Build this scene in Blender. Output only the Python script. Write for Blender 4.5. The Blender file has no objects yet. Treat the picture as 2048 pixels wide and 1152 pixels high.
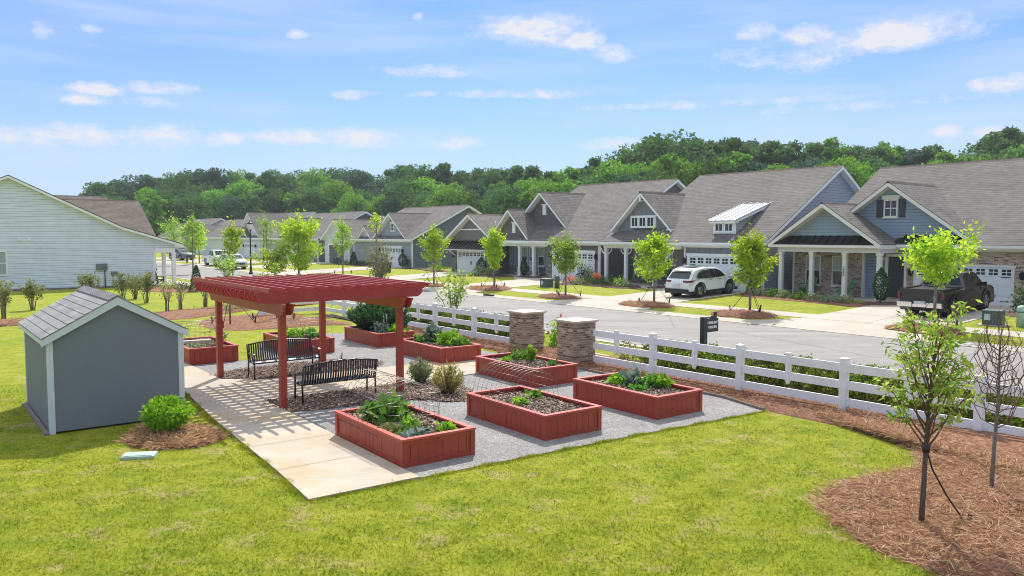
import bpy, math, random
import numpy as np
from mathutils import Vector, Matrix
random.seed(7); RNG = np.random.default_rng(11)
R = math.radians
scene = bpy.context.scene
COL = scene.collection
# ---------------------------------------------------------------- frames
TH = R(38.8)                                   # the street runs along (-sin, cos)
XD = np.array([math.sin(TH), -math.cos(TH)])   # x: along the street, to the right seen from it
ND = np.array([math.cos(TH), math.sin(TH)])    # n: across the street, towards the houses
YAW = math.atan2(XD[1], XD[0])
GT = R(36.8)                                   # the garden's own grid
E1 = np.array([math.cos(GT), math.sin(GT)]); E2 = np.array([-math.sin(GT), math.cos(GT)])
CAMH = 3.75; FOC = 1560.; PITCH = R(3.836)
def W(x, n): p = XD*x + ND*n; return float(p[0]), float(p[1])
def G(a, b): p = E1*a + E2*b; return float(p[0]), float(p[1])
TN = [-600, 17, 19.0, 19.5, 28.1, 28.6, 38, 60, 900]; TZ = [0, 0, .14, .085, .085, .17, .5, .6, .6]
def TER(n): return float(np.interp(n, TN, TZ))
def tz(x, y): return TER(x*ND[0]+y*ND[1])
def at(u, v, z=None):
    """where the sight line through a photo pixel meets the ground (or height z): used once, for layout"""
    D = np.array([(u-1024)/FOC, 1, -(v-576)/FOC]); c, s = math.cos(PITCH), math.sin(PITCH)
    D = np.array([D[0], D[1]*c+D[2]*s, -D[1]*s+D[2]*c])
    zz = 0. if z is None else z
    for i in range(30):
        p = D[:2]*(zz-CAMH)/D[2]
        if z is not None: break
        zz = .5*zz + .5*tz(*p)
    return float(p[0]), float(p[1]), zz
# ---------------------------------------------------------------- tagging
def tag(o, label=None, cat=None, group=None, kind=None):
    if label: o['label'] = label
    if cat: o['category'] = cat
    if group: o['group'] = group
    if kind: o['kind'] = kind
    return o
def thing(name, label, cat, loc=(0,0,0), rz=0, group=None):
    o = bpy.data.objects.new(name, None); COL.objects.link(o); o.empty_display_size = .2
    o.location = loc; o.rotation_euler = (0,0,rz)
    return tag(o, label, cat, group)
def dup(root, loc, rz, label=None, group=None, s=None):
    def cp(o, par):
        c = o.copy(); COL.objects.link(c); c.parent = par
        for ch in [q for q in KIDS.get(o.name, [])]: cp(ch, c)
        return c
    r = cp(root, None); r.location = loc; r.rotation_euler = (0,0,rz)
    if s is not None: r.scale = s if hasattr(s, '__len__') else (s,s,s)
    if label: r['label'] = label
    if group: r['group'] = group
    return r
KIDS = {}
# ---------------------------------------------------------------- materials
def nt(name):
    m = bpy.data.materials.new(name); m.use_nodes = True
    t = m.node_tree; b = t.nodes['Principled BSDF']; return m, t, b
def N(t, ty, **kw):
    n = t.nodes.new(ty)
    for k, v in kw.items():
        if k in n.inputs.keys(): n.inputs[k].default_value = v
        else: setattr(n, k, v)
    return n
def L(t, a, b): t.links.new(a, b)
def rgb(c): return (c[0], c[1], c[2], 1)
def sc(c, k): return tuple(min(1, x*k) for x in c)
def ramp(t, fac, stops):
    r = t.nodes.new('ShaderNodeValToRGB'); e = r.color_ramp.elements
    while len(e) < len(stops): e.new(.5)
    for i, (p, c) in enumerate(stops): e[i].position = p; e[i].color = rgb(c) if hasattr(c, '__len__') else (c,c,c,1)
    L(t, fac, r.inputs[0]); return r.outputs[0]
def noise(t, vec, scale, detail=4, rough=.55):
    n = N(t, 'ShaderNodeTexNoise'); n.inputs['Scale'].default_value = scale; n.inputs['Detail'].default_value = detail
    n.inputs['Roughness'].default_value = rough
    if vec is not None: L(t, vec, n.inputs['Vector'])
    return n.outputs['Fac']
def coord(t, which='Object'): return N(t, 'ShaderNodeTexCoord').outputs[which]
def bump(t, b, h, strength, dist=.02):
    n = N(t, 'ShaderNodeBump'); n.inputs['Strength'].default_value = strength; n.inputs['Distance'].default_value = dist
    L(t, h, n.inputs['Height']); L(t, n.outputs[0], b.inputs['Normal']); return n
def mixc(t, f, a, b, mode='MIX'):
    n = N(t, 'ShaderNodeMix', data_type='RGBA', blend_type=mode)
    for s, i in ((f,0),(a,6),(b,7)):
        if isinstance(s, bpy.types.NodeSocket): L(t, s, n.inputs[i])
        elif i == 0: n.inputs[0].default_value = s
        else: n.inputs[i].default_value = rgb(s)
    return n.outputs[2]
def math_(t, op, a, b=None, c=None):
    n = N(t, 'ShaderNodeMath', operation=op)
    for i, s in enumerate((a,b,c)):
        if s is None: continue
        if isinstance(s, bpy.types.NodeSocket): L(t, s, n.inputs[i])
        else: n.inputs[i].default_value = s
    return n.outputs[0]
def plain(name, c, rough=.6, var=.12, scale=6, bmp=0, bscale=60, metal=0, spec=.5, which='Object'):
    m, t, b = nt(name); v = coord(t, which)
    f = noise(t, v, scale, 5)
    L(t, ramp(t, f, [(.3, sc(c,1-var)), (.7, sc(c,1+var))]), b.inputs['Base Color'])
    b.inputs['Roughness'].default_value = rough; b.inputs['Metallic'].default_value = metal
    b.inputs['Specular IOR Level'].default_value = spec
    if bmp: bump(t, b, noise(t, v, bscale, 4), bmp)
    return m
def siding(name, c, lap=.165, var=.06):
    m, t, b = nt(name); uv = coord(t, 'UV'); sp = N(t, 'ShaderNodeSeparateXYZ'); L(t, uv, sp.inputs[0])
    fr = math_(t, 'FRACT', math_(t, 'DIVIDE', sp.outputs[1], lap))
    row = math_(t, 'FLOOR', math_(t, 'DIVIDE', sp.outputs[1], lap))
    wn = N(t, 'ShaderNodeTexWhiteNoise', noise_dimensions='1D'); L(t, row, wn.inputs['W'])
    base = ramp(t, noise(t, coord(t), 1.5, 6), [(.3, sc(c,1-var)), (.7, sc(c,1+var))])
    base = mixc(t, math_(t, 'MULTIPLY', wn.outputs[0], .12), base, sc(c,.6))
    line = ramp(t, fr, [(0, .52), (.09, .52), (.15, 1), (1, 1)])  # dark lap line: the lip's shadow painted into the siding colour
    L(t, mixc(t, 1, base, line, 'MULTIPLY'), b.inputs['Base Color'])
    b.inputs['Roughness'].default_value = .65
    bump(t, b, math_(t, 'SUBTRACT', 1, fr), .8, .02)
    return m
def batten(name, c, step=.4):
    m, t, b = nt(name); uv = coord(t, 'UV'); sp = N(t, 'ShaderNodeSeparateXYZ'); L(t, uv, sp.inputs[0])
    fr = math_(t, 'FRACT', math_(t, 'DIVIDE', sp.outputs[0], step))
    h = ramp(t, fr, [(0, 1), (.13, 1), (.16, 0), (.97, 0), (1, 1)])
    line = ramp(t, fr, [(0, 1.0), (.14, 1.0), (.17, .55), (.22, 1.), (.94,1.), (.97,.6), (1,1)])
    base = ramp(t, noise(t, coord(t), 2, 5), [(.3, sc(c,.94)), (.7, sc(c,1.06))])
    L(t, mixc(t, 1, base, line, 'MULTIPLY'), b.inputs['Base Color']); b.inputs['Roughness'].default_value = .6
    bump(t, b, h, .8, .03); return m
def bricks(name, cols, mortar, bw=.21, bh=.07, msize=.009, bmp=.6, extra=None, rough=.85):
    m, t, b = nt(name); uv = coord(t, 'UV')
    br = N(t, 'ShaderNodeTexBrick'); L(t, uv, br.inputs['Vector'])
    br.inputs['Scale'].default_value = 1; br.inputs['Brick Width'].default_value = bw; br.inputs['Row Height'].default_value = bh
    br.inputs['Mortar Size'].default_value = msize; br.inputs['Mortar Smooth'].default_value = .15; br.inputs['Bias'].default_value = 0
    br.inputs['Color1'].default_value = (0,0,0,1); br.inputs['Color2'].default_value = (1,1,1,1); br.inputs['Mortar'].default_value = (.5,.5,.5,1)
    r = ramp(t, br.outputs['Color'], [(i/(len(cols)-1), c) for i, c in enumerate(cols)])
    r = mixc(t, math_(t, 'MULTIPLY', noise(t, uv, 14, 5), .35), r, sc(cols[0], .8))
    big = ramp(t, noise(t, coord(t), .6, 3), [(.3, .9), (.7, 1.08)])
    r = mixc(t, 1, r, big, 'MULTIPLY')
    L(t, mixc(t, br.outputs['Fac'], r, mortar), b.inputs['Base Color']); b.inputs['Roughness'].default_value = rough
    h = math_(t, 'ADD', math_(t, 'MULTIPLY', br.outputs['Fac'], -1), math_(t, 'MULTIPLY', noise(t, uv, 60, 3), .3))
    bump(t, b, h, bmp, .01); return m
def shingle(name, c, bh=.15, bw=.24, dark=.5):
    m, t, b = nt(name); uv = coord(t, 'UV')
    br = N(t, 'ShaderNodeTexBrick'); L(t, uv, br.inputs['Vector'])
    br.inputs['Scale'].default_value = 1; br.inputs['Brick Width'].default_value = bw; br.inputs['Row Height'].default_value = bh
    br.inputs['Mortar Size'].default_value = .008; br.inputs['Mortar Smooth'].default_value = .3
    br.inputs['Color1'].default_value = (0,0,0,1); br.inputs['Color2'].default_value = (1,1,1,1); br.inputs['Mortar'].default_value = (.5,.5,.5,1)
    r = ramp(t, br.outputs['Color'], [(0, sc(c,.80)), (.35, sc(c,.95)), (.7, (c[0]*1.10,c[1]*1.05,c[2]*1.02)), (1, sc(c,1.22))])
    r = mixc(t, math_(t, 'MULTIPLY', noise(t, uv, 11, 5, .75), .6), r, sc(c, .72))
    r = mixc(t, 1, r, ramp(t, noise(t, coord(t), .5, 5), [(.3,.88),(.7,1.1)]), 'MULTIPLY')
    sp = N(t, 'ShaderNodeSeparateXYZ'); L(t, uv, sp.inputs[0])
    fr = math_(t, 'FRACT', math_(t, 'DIVIDE', sp.outputs[1], bh))
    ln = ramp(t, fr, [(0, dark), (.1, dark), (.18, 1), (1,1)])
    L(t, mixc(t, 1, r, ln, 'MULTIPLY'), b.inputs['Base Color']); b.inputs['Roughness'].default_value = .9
    b.inputs['Specular IOR Level'].default_value = .25
    bump(t, b, math_(t, 'SUBTRACT', math_(t,'ADD',1,math_(t,'MULTIPLY',br.outputs['Color'],.4)), fr), .7, .015); return m
def leaf(name, cols, trans=.45, rough=.7):
    m, t, b = nt(name)
    g = N(t, 'ShaderNodeNewGeometry'); oi = N(t, 'ShaderNodeObjectInfo')
    f = math_(t, 'FRACT', math_(t, 'ADD', g.outputs['Random Per Island'], math_(t, 'MULTIPLY', oi.outputs['Random'], .0)))
    c = ramp(t, f, [(i/(len(cols)-1), k) for i, k in enumerate(cols)])
    hs = N(t, 'ShaderNodeHueSaturation'); L(t, c, hs.inputs['Color'])
    L(t, math_(t, 'ADD', .495, math_(t, 'MULTIPLY', oi.outputs['Random'], .014)), hs.inputs['Hue'])
    L(t, math_(t, 'ADD', .8, math_(t, 'MULTIPLY', oi.outputs['Random'], .4)), hs.inputs['Value'])
    L(t, hs.outputs[0], b.inputs['Base Color']); b.inputs['Roughness'].default_value = rough
    b.inputs['Specular IOR Level'].default_value = .12
    tr = N(t, 'ShaderNodeBsdfTranslucent'); L(t, hs.outputs[0], tr.inputs['Color'])
    mx = N(t, 'ShaderNodeMixShader'); mx.inputs[0].default_value = trans
    L(t, b.outputs[0], mx.inputs[1]); L(t, tr.outputs[0], mx.inputs[2])
    L(t, mx.outputs[0], t.nodes['Material Output'].inputs['Surface']); return m
def lawnmat(name, cols, dry, patch=.5):
    m, t, b = nt(name); v = coord(t)
    big = noise(t, v, .35, 5, .6); mid = noise(t, v, 2.2, 6, .65); fine = noise(t, v, 60, 4, .7); fin2 = noise(t, v, 14, 5, .7)
    c = ramp(t, mid, [(.3, cols[0]), (.5, cols[1]), (.7, cols[2])])
    c = mixc(t, ramp(t, big, [(.42, 0), (.68, .6)]), c, cols[3])
    c = mixc(t, ramp(t, noise(t, v, 1.3, 8, .75), [(.54, 0), (.68, patch)]), c, dry)
    mp = N(t, 'ShaderNodeMapping'); L(t, v, mp.inputs[0]); mp.inputs['Location'].default_value = (7,3,0); mp.inputs['Scale'].default_value = (.8,1.25,1)
    c = mixc(t, ramp(t, noise(t, mp.outputs[0], 3.4, 8, .78), [(.57, 0), (.66, .55)]), c, (dry[0]*.62,dry[1]*.5,dry[2]*.75))
    c = mixc(t, ramp(t, noise(t, mp.outputs[0], 6.5, 6, .7), [(.55, 0), (.68, .6)]), c, (cols[0][0]*.6, cols[0][1]*.72, cols[0][2]))
    c = mixc(t, 1, c, ramp(t, fine, [(.25, .70), (.75, 1.28)]), 'MULTIPLY')
    c = mixc(t, 1, c, ramp(t, fin2, [(.25, .75), (.75, 1.22)]), 'MULTIPLY')
    L(t, c, b.inputs['Base Color']); b.inputs['Roughness'].default_value = .9; b.inputs['Specular IOR Level'].default_value = .15
    bump(t, b, math_(t, 'ADD', fine, math_(t, 'MULTIPLY', fin2, 1.5)), .9, .03); return m
def gravelmat(name, c0, c1, scale=55):
    m, t, b = nt(name); v = coord(t)
    vo = N(t, 'ShaderNodeTexVoronoi'); vo.inputs['Scale'].default_value = scale; L(t, v, vo.inputs['Vector'])
    c = ramp(t, vo.outputs['Color'], [(0, c0), (1, c1)])
    c = mixc(t, 1, c, ramp(t, noise(t, v, 1.1, 6, .65), [(.3, .82), (.7, 1.15)]), 'MULTIPLY')
    c = mixc(t, 1, c, ramp(t, noise(t, v, 9, 5, .7), [(.3, .85), (.7, 1.15)]), 'MULTIPLY')
    L(t, c, b.inputs['Base Color']); b.inputs['Roughness'].default_value = .9
    bump(t, b, vo.outputs['Distance'], .8, .015); return m
def concretemat(name, c, stain):
    m, t, b = nt(name); v = coord(t)
    mp = N(t, 'ShaderNodeMapping'); L(t, v, mp.inputs[0]); mp.inputs['Rotation'].default_value = (0,0,-GT); mp.inputs['Scale'].default_value = (1.2, 14, 1)
    st = noise(t, mp.outputs[0], 1.6, 6, .7)
    cc = ramp(t, noise(t, v, 1.2, 6, .65), [(.3, sc(c,.86)), (.7, sc(c,1.08))])
    cc = mixc(t, ramp(t, noise(t, v, .55, 4, .6), [(.44, 0), (.66, .8)]), cc, stain)
    cc = mixc(t, 1, cc, ramp(t, st, [(.3,.9),(.7,1.06)]), 'MULTIPLY')
    cc = mixc(t, 1, cc, ramp(t, noise(t, v, 90, 3, .7), [(.3,.9),(.7,1.08)]), 'MULTIPLY')
    L(t, cc, b.inputs['Base Color']); b.inputs['Roughness'].default_value = .85
    bump(t, b, st, .15, .01); return m
def asphaltmat(name, c):
    m, t, b = nt(name); v = coord(t)
    mp = N(t, 'ShaderNodeMapping'); L(t, v, mp.inputs[0]); mp.inputs['Rotation'].default_value = (0,0,-YAW); mp.inputs['Scale'].default_value = (.12, 1.2, 1)
    cc = ramp(t, noise(t, v, .5, 6, .6), [(.3, sc(c,.88)), (.7, sc(c,1.1))])
    cc = mixc(t, 1, cc, ramp(t, noise(t, mp.outputs[0], 1.5, 5, .6), [(.3,.86),(.7,1.12)]), 'MULTIPLY')
    cc = mixc(t, 1, cc, ramp(t, noise(t, v, 120, 3, .8), [(.3,.75),(.7,1.25)]), 'MULTIPLY')
    vo = N(t, 'ShaderNodeTexVoronoi', feature='DISTANCE_TO_EDGE'); vo.inputs['Scale'].default_value = .16
    L(t, mixc(t, .25, v, noise(t, v, 1.5, 4)), vo.inputs['Vector'])
    cr = ramp(t, vo.outputs['Distance'], [(0, .55), (.004, .6), (.008, 1)])
    cc = mixc(t, .45, cc, cr, 'MULTIPLY')
    L(t, cc, b.inputs['Base Color']); b.inputs['Roughness'].default_value = .85
    bump(t, b, noise(t, v, 150, 3), .4, .01); return m
def woodred(name, c):
    m, t, b = nt(name); uv = coord(t, 'UV')
    mp = N(t, 'ShaderNodeMapping'); L(t, uv, mp.inputs[0]); mp.inputs['Scale'].default_value = (3, 40, 1)
    n1 = noise(t, mp.outputs[0], 1.5, 6, .65); n2 = noise(t, coord(t), 2.2, 5, .6)
    cc = ramp(t, n1, [(.25, sc(c,.72)), (.6, c), (.8, sc(c,1.18))])
    cc = mixc(t, ramp(t, n2, [(.45, 0), (.7, .45)]), cc, (c[0]*1.15, c[1]*1.5, c[2]*1.4))
    vo = N(t, 'ShaderNodeTexVoronoi'); vo.inputs['Scale'].default_value = 3.2; L(t, coord(t), vo.inputs['Vector'])
    cc = mixc(t, ramp(t, vo.outputs['Distance'], [(0, .8), (.05, .7), (.09, 0)]), cc, sc(c, .4))
    L(t, cc, b.inputs['Base Color']); b.inputs['Roughness'].default_value = .43
    bump(t, b, n1, .3, .008); return m
def glassmat(name, c=(.03,.035,.04), rough=.08):
    m, t, b = nt(name); b.inputs['Base Color'].default_value = rgb(c); b.inputs['Roughness'].default_value = rough
    b.inputs['Specular IOR Level'].default_value = .7; return m
def paint(name, c, rough=.25, coat=.6, metal=0):
    m, t, b = nt(name); b.inputs['Roughness'].default_value = rough; b.inputs['Metallic'].default_value = metal
    b.inputs['Coat Weight'].default_value = coat; b.inputs['Coat Roughness'].default_value = .06
    L(t, ramp(t, noise(t, coord(t), 3, 4), [(.3, sc(c,.95)), (.7, sc(c,1.04))]), b.inputs['Base Color']); return m

M = {}
M['lawn'] = lawnmat('lawn_turf', [(.185,.24,.012), (.32,.355,.022), (.43,.425,.05), (.215,.30,.015)], (.50,.39,.18), .9)
def grassmat(name, cols, dry):
    m, t, b = nt(name); v = coord(t); g = N(t, 'ShaderNodeNewGeometry'); rnd = g.outputs['Random Per Island']
    c = ramp(t, math_(t, 'ADD', math_(t, 'MULTIPLY', noise(t, v, 1.1, 5, .65), .75), math_(t, 'MULTIPLY', rnd, .28)), [(.30, cols[0]), (.50, cols[1]), (.70, cols[2])])
    c = mixc(t, ramp(t, noise(t, v, 1.3, 8, .75), [(.54, 0), (.68, .9)]), c, dry)
    c = mixc(t, 1, c, ramp(t, rnd, [(0, .78), (1, 1.2)]), 'MULTIPLY')
    L(t, c, b.inputs['Base Color']); b.inputs['Roughness'].default_value = .8; b.inputs['Specular IOR Level'].default_value = .1
    tr = N(t, 'ShaderNodeBsdfTranslucent'); L(t, c, tr.inputs['Color']); mx = N(t, 'ShaderNodeMixShader'); mx.inputs[0].default_value = .4
    L(t, b.outputs[0], mx.inputs[1]); L(t, tr.outputs[0], mx.inputs[2]); L(t, mx.outputs[0], t.nodes['Material Output'].inputs['Surface']); return m
M['grass'] = grassmat('grass_blades', [(.13,.22,.012), (.30,.355,.022), (.48,.455,.055)], (.50,.38,.18))
M['gravel'] = gravelmat('gravel', (.11,.106,.10), (.42,.41,.395))
M['conc'] = concretemat('concrete', (.49,.43,.34), (.46,.33,.17))
M['conc_white'] = concretemat('pale_concrete', (.49,.44,.375), (.45,.39,.31))
M['joint'] = plain('joint_dark', (.25,.22,.17), .9)
M['asphalt'] = asphaltmat('asphalt', (.262,.245,.228))
M['straw'] = plain('pine_straw_bed', (.24,.11,.06), .95, .45, 16, .9, 45)
M['needle'] = leaf('pine_needles', [(.13,.055,.025), (.35,.17,.08), (.49,.275,.14), (.64,.45,.28)], .1)
M['chips'] = plain('wood_chip_bed', (.16,.11,.08), .95, .5, 20, .9, 40)
M['chip'] = leaf('wood_chips', [(.08,.05,.04), (.22,.145,.105), (.38,.27,.20), (.52,.43,.36)], .05)
M['soil'] = plain('planter_soil', (.085,.058,.042), .95, .5, 18, 1, 40)
M['mulchdark'] = plain('dark_mulch', (.10,.06,.045), .95, .4, 12, .9, 35)
M['red'] = woodred('red_stained_wood', (.37,.050,.027))
M['redcap'] = woodred('sunlit_red_cap', (.54,.085,.06))  # lighter than the panels: sun glare painted into the cap colour
M['redslat'] = woodred('sunlit_red_slat', (.46,.062,.055))  # lightened red, painting in the bright highlights of the slat tops
M['redroof'] = woodred('dark_red_stained_wood', (.40,.042,.042))
M['white'] = plain('white_paint', (.86,.87,.88), .45, .04, 3)
M['fence'] = plain('white_fence_paint', (.82,.83,.84), .5, .06, 4, .05, 20)
M['trim'] = plain('cream_trim', (.80,.765,.70), .5, .04, 3)
M['black'] = plain('black_metal', (.012,.012,.013), .35, .1, 6)
M['benchmetal'] = plain('black_powder_coat', (.014,.014,.015), .3, .1, 8, 0, 60, 0, .7)
M['wire'] = plain('galvanised_wire', (.26,.22,.20), .4, .2, 10, 0, 60, .6)
M['bark'] = plain('bark', (.11,.085,.065), .9, .3, 12, .8, 30)
M['barkgrey'] = plain('grey_bark', (.21,.185,.16), .9, .25, 14, .6, 30)
M['twig'] = plain('brown_twig', (.17,.09,.065), .85, .2, 12)
M['shedwall'] = plain('shed_grey_panel', (.185,.20,.225), .75, .13, 42, .2, 110)
M['shedtrim'] = plain('shed_trim', (.60,.64,.67), .5, .05, 3)
M['shedroof'] = shingle('shed_shingle', (.33,.325,.325), .2, .5, .9)
M['brick'] = bricks('pillar_brick', [(.10,.07,.055), (.27,.175,.12), (.36,.24,.165), (.42,.30,.21), (.60,.50,.41)], (.40,.34,.28))
M['hbrick'] = bricks('house_brick', [(.12,.07,.06), (.40,.25,.18), (.54,.36,.255), (.62,.45,.33), (.70,.56,.44)], (.56,.49,.42))
M['stone'] = bricks('stone_veneer', [(.13,.115,.10), (.22,.20,.18), (.30,.28,.25)], (.18,.17,.16), .35, .13)
M['capstone'] = plain('cap_stone', (.58,.50,.41), .8, .06, 4)
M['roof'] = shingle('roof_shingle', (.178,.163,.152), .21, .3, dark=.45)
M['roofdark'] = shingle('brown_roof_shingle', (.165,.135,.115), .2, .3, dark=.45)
M['roofblack'] = shingle('shade_black_shingle', (.014,.013,.013))  # roof shingle blackened to paint in the shade of the gable strips
M['pent'] = plain('black_standing_seam', (.013,.013,.014), .35, .1, 6)  # black metal; its tone also carries painted shade under the gables
M['seam'] = plain('pale_metal_roof', (.62,.64,.66), .3, .05, 4, 0, 60, .3)
M['sid_blue'] = siding('blue_grey_siding', (.29,.37,.47))
M['sid_grey'] = siding('mid_grey_siding', (.36,.385,.44))
M['sid_dark'] = siding('dark_grey_siding', (.16,.15,.145))
M['sid_navy'] = siding('slate_siding', (.15,.17,.20))
M['sid_pale'] = siding('pale_blue_siding', (.74,.79,.86))
M['sid_white'] = siding('white_siding', (.72,.73,.73))
M['sid_light'] = siding('light_grey_siding', (.42,.42,.43))
M['bat_grey'] = batten('grey_board_batten', (.21,.22,.24))
M['bat_dark'] = batten('dark_board_batten', (.19,.19,.185))
M['door'] = plain('dark_door', (.03,.03,.034), .4, .08, 3)
M['gdoor'] = plain('garage_door_white', (.74,.77,.80), .45, .03, 2)
M['glass'] = glassmat('window_glass')
M['blind'] = glassmat('window_with_blind', (.36,.41,.41), .15)
M['shutter'] = plain('shutter', (.07,.065,.07), .6)
M['leaf_street'] = leaf('street_tree_leaf', [(.22,.42,.02), (.40,.60,.03), (.57,.71,.045), (.66,.74,.07)], .6)
M['leaf_mid'] = leaf('mid_green_leaf', [(.16,.31,.035), (.28,.47,.055), (.43,.60,.085), (.52,.50,.14)], .58)
M['leaf_young'] = leaf('young_tree_leaf', [(.20,.38,.05), (.36,.58,.075), (.52,.70,.11), (.58,.60,.16)], .6)
M['leaf_far'] = leaf('woodland_leaf', [(.055,.13,.04), (.10,.20,.05), (.16,.28,.065)], .45)
M['leaf_far2'] = leaf('woodland_leaf_light', [(.12,.27,.03), (.19,.38,.04), (.26,.44,.05)], .5)
M['leaf_far3'] = leaf('woodland_leaf_dark', [(.045,.105,.06), (.075,.15,.075), (.11,.19,.09)], .4)
M['leaf_hedge'] = leaf('hedge_leaf', [(.05,.10,.02), (.11,.19,.025), (.26,.36,.04), (.42,.44,.07)], .45)
M['leaf_bright'] = leaf('bright_leaf', [(.14,.32,.015), (.26,.48,.025), (.36,.56,.045)], .5)
M['leaf_veg'] = leaf('vegetable_leaf', [(.08,.22,.03), (.16,.35,.04), (.27,.48,.06)], .45)
M['leaf_blue'] = leaf('blue_green_leaf', [(.12,.20,.13), (.20,.29,.20), (.40,.47,.40)], .3)
M['leaf_rosemary'] = leaf('rosemary_leaf', [(.035,.10,.03), (.07,.17,.05), (.12,.25,.08)], .35)
M['leaf_sage'] = leaf('sage_leaf', [(.17,.24,.10), (.32,.39,.18), (.46,.52,.27)], .4)
M['leaf_ochre'] = leaf('ochre_leaf', [(.28,.27,.06), (.47,.43,.09), (.56,.52,.20)], .4)
M['leaf_dark'] = leaf('dark_conifer_leaf', [(.03,.07,.03), (.06,.12,.045), (.10,.18,.06)], .3)
M['leaf_straw'] = leaf('pale_shrub_leaf', [(.16,.19,.05), (.28,.29,.09), (.40,.38,.18)], .4)
M['petal_red'] = leaf('red_petal', [(.45,.02,.03), (.6,.04,.05)], .3)
M['petal_coral'] = leaf('coral_petal', [(.65,.12,.06), (.75,.25,.14)], .3)
M['petal_white'] = leaf('white_petal', [(.6,.6,.5), (.75,.75,.7)], .3)
M['green_box'] = plain('utility_green', (.07,.105,.09), .5, .1, 4)
M['green_lid'] = plain('pale_green_lid', (.40,.52,.46), .5, .1, 6)
M['chair_green'] = plain('mint_chair', (.12,.36,.15), .5, .05, 3)
M['greybox'] = plain('grey_meter_box', (.16,.175,.19), .5, .1, 4)
M['suvwhite'] = paint('white_car_paint', (.78,.79,.80))
M['carblack'] = paint('black_car_paint', (.012,.012,.013), .2)
M['cardark'] = paint('dark_car_paint', (.10,.12,.12), .25)
M['carsilver'] = paint('silver_car_paint', (.5,.52,.53), .25)
M['cargl'] = glassmat('car_glass', (.015,.018,.02), .05)
M['tyre'] = plain('tyre_rubber', (.015,.015,.015), .8)
M['rim'] = plain('alloy_rim', (.55,.56,.58), .25, .05, 3, 0, 60, .9)
M['chrome'] = plain('chrome', (.75,.75,.76), .12, .02, 2, 0, 60, 1)
M['cladding'] = plain('black_plastic', (.02,.02,.021), .6)
M['taillight'] = paint('tail_light_red', (.16,.008,.01), .15)
M['plate'] = plain('plate', (.55,.62,.7), .4, .15, 20)
M['lampglass'] = plain('frosted_lamp_glass', (.8,.8,.78), .3, .02, 2)
M['signboard'] = plain('sign_charcoal', (.03,.032,.038), .45, .08, 5)
M['lettering'] = plain('sign_lettering', (.75,.75,.75), .5, .02, 5)
M['flagred'] = plain('flag_red', (.45,.03,.04), .8); M['flagblue'] = plain('flag_blue', (.03,.05,.22), .8); M['flagwhite'] = plain('flag_white', (.75,.75,.75), .8)
M['pot'] = plain('terracotta', (.33,.13,.07), .8)
M['binblack'] = plain('bin_plastic', (.05,.055,.06), .5)
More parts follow.
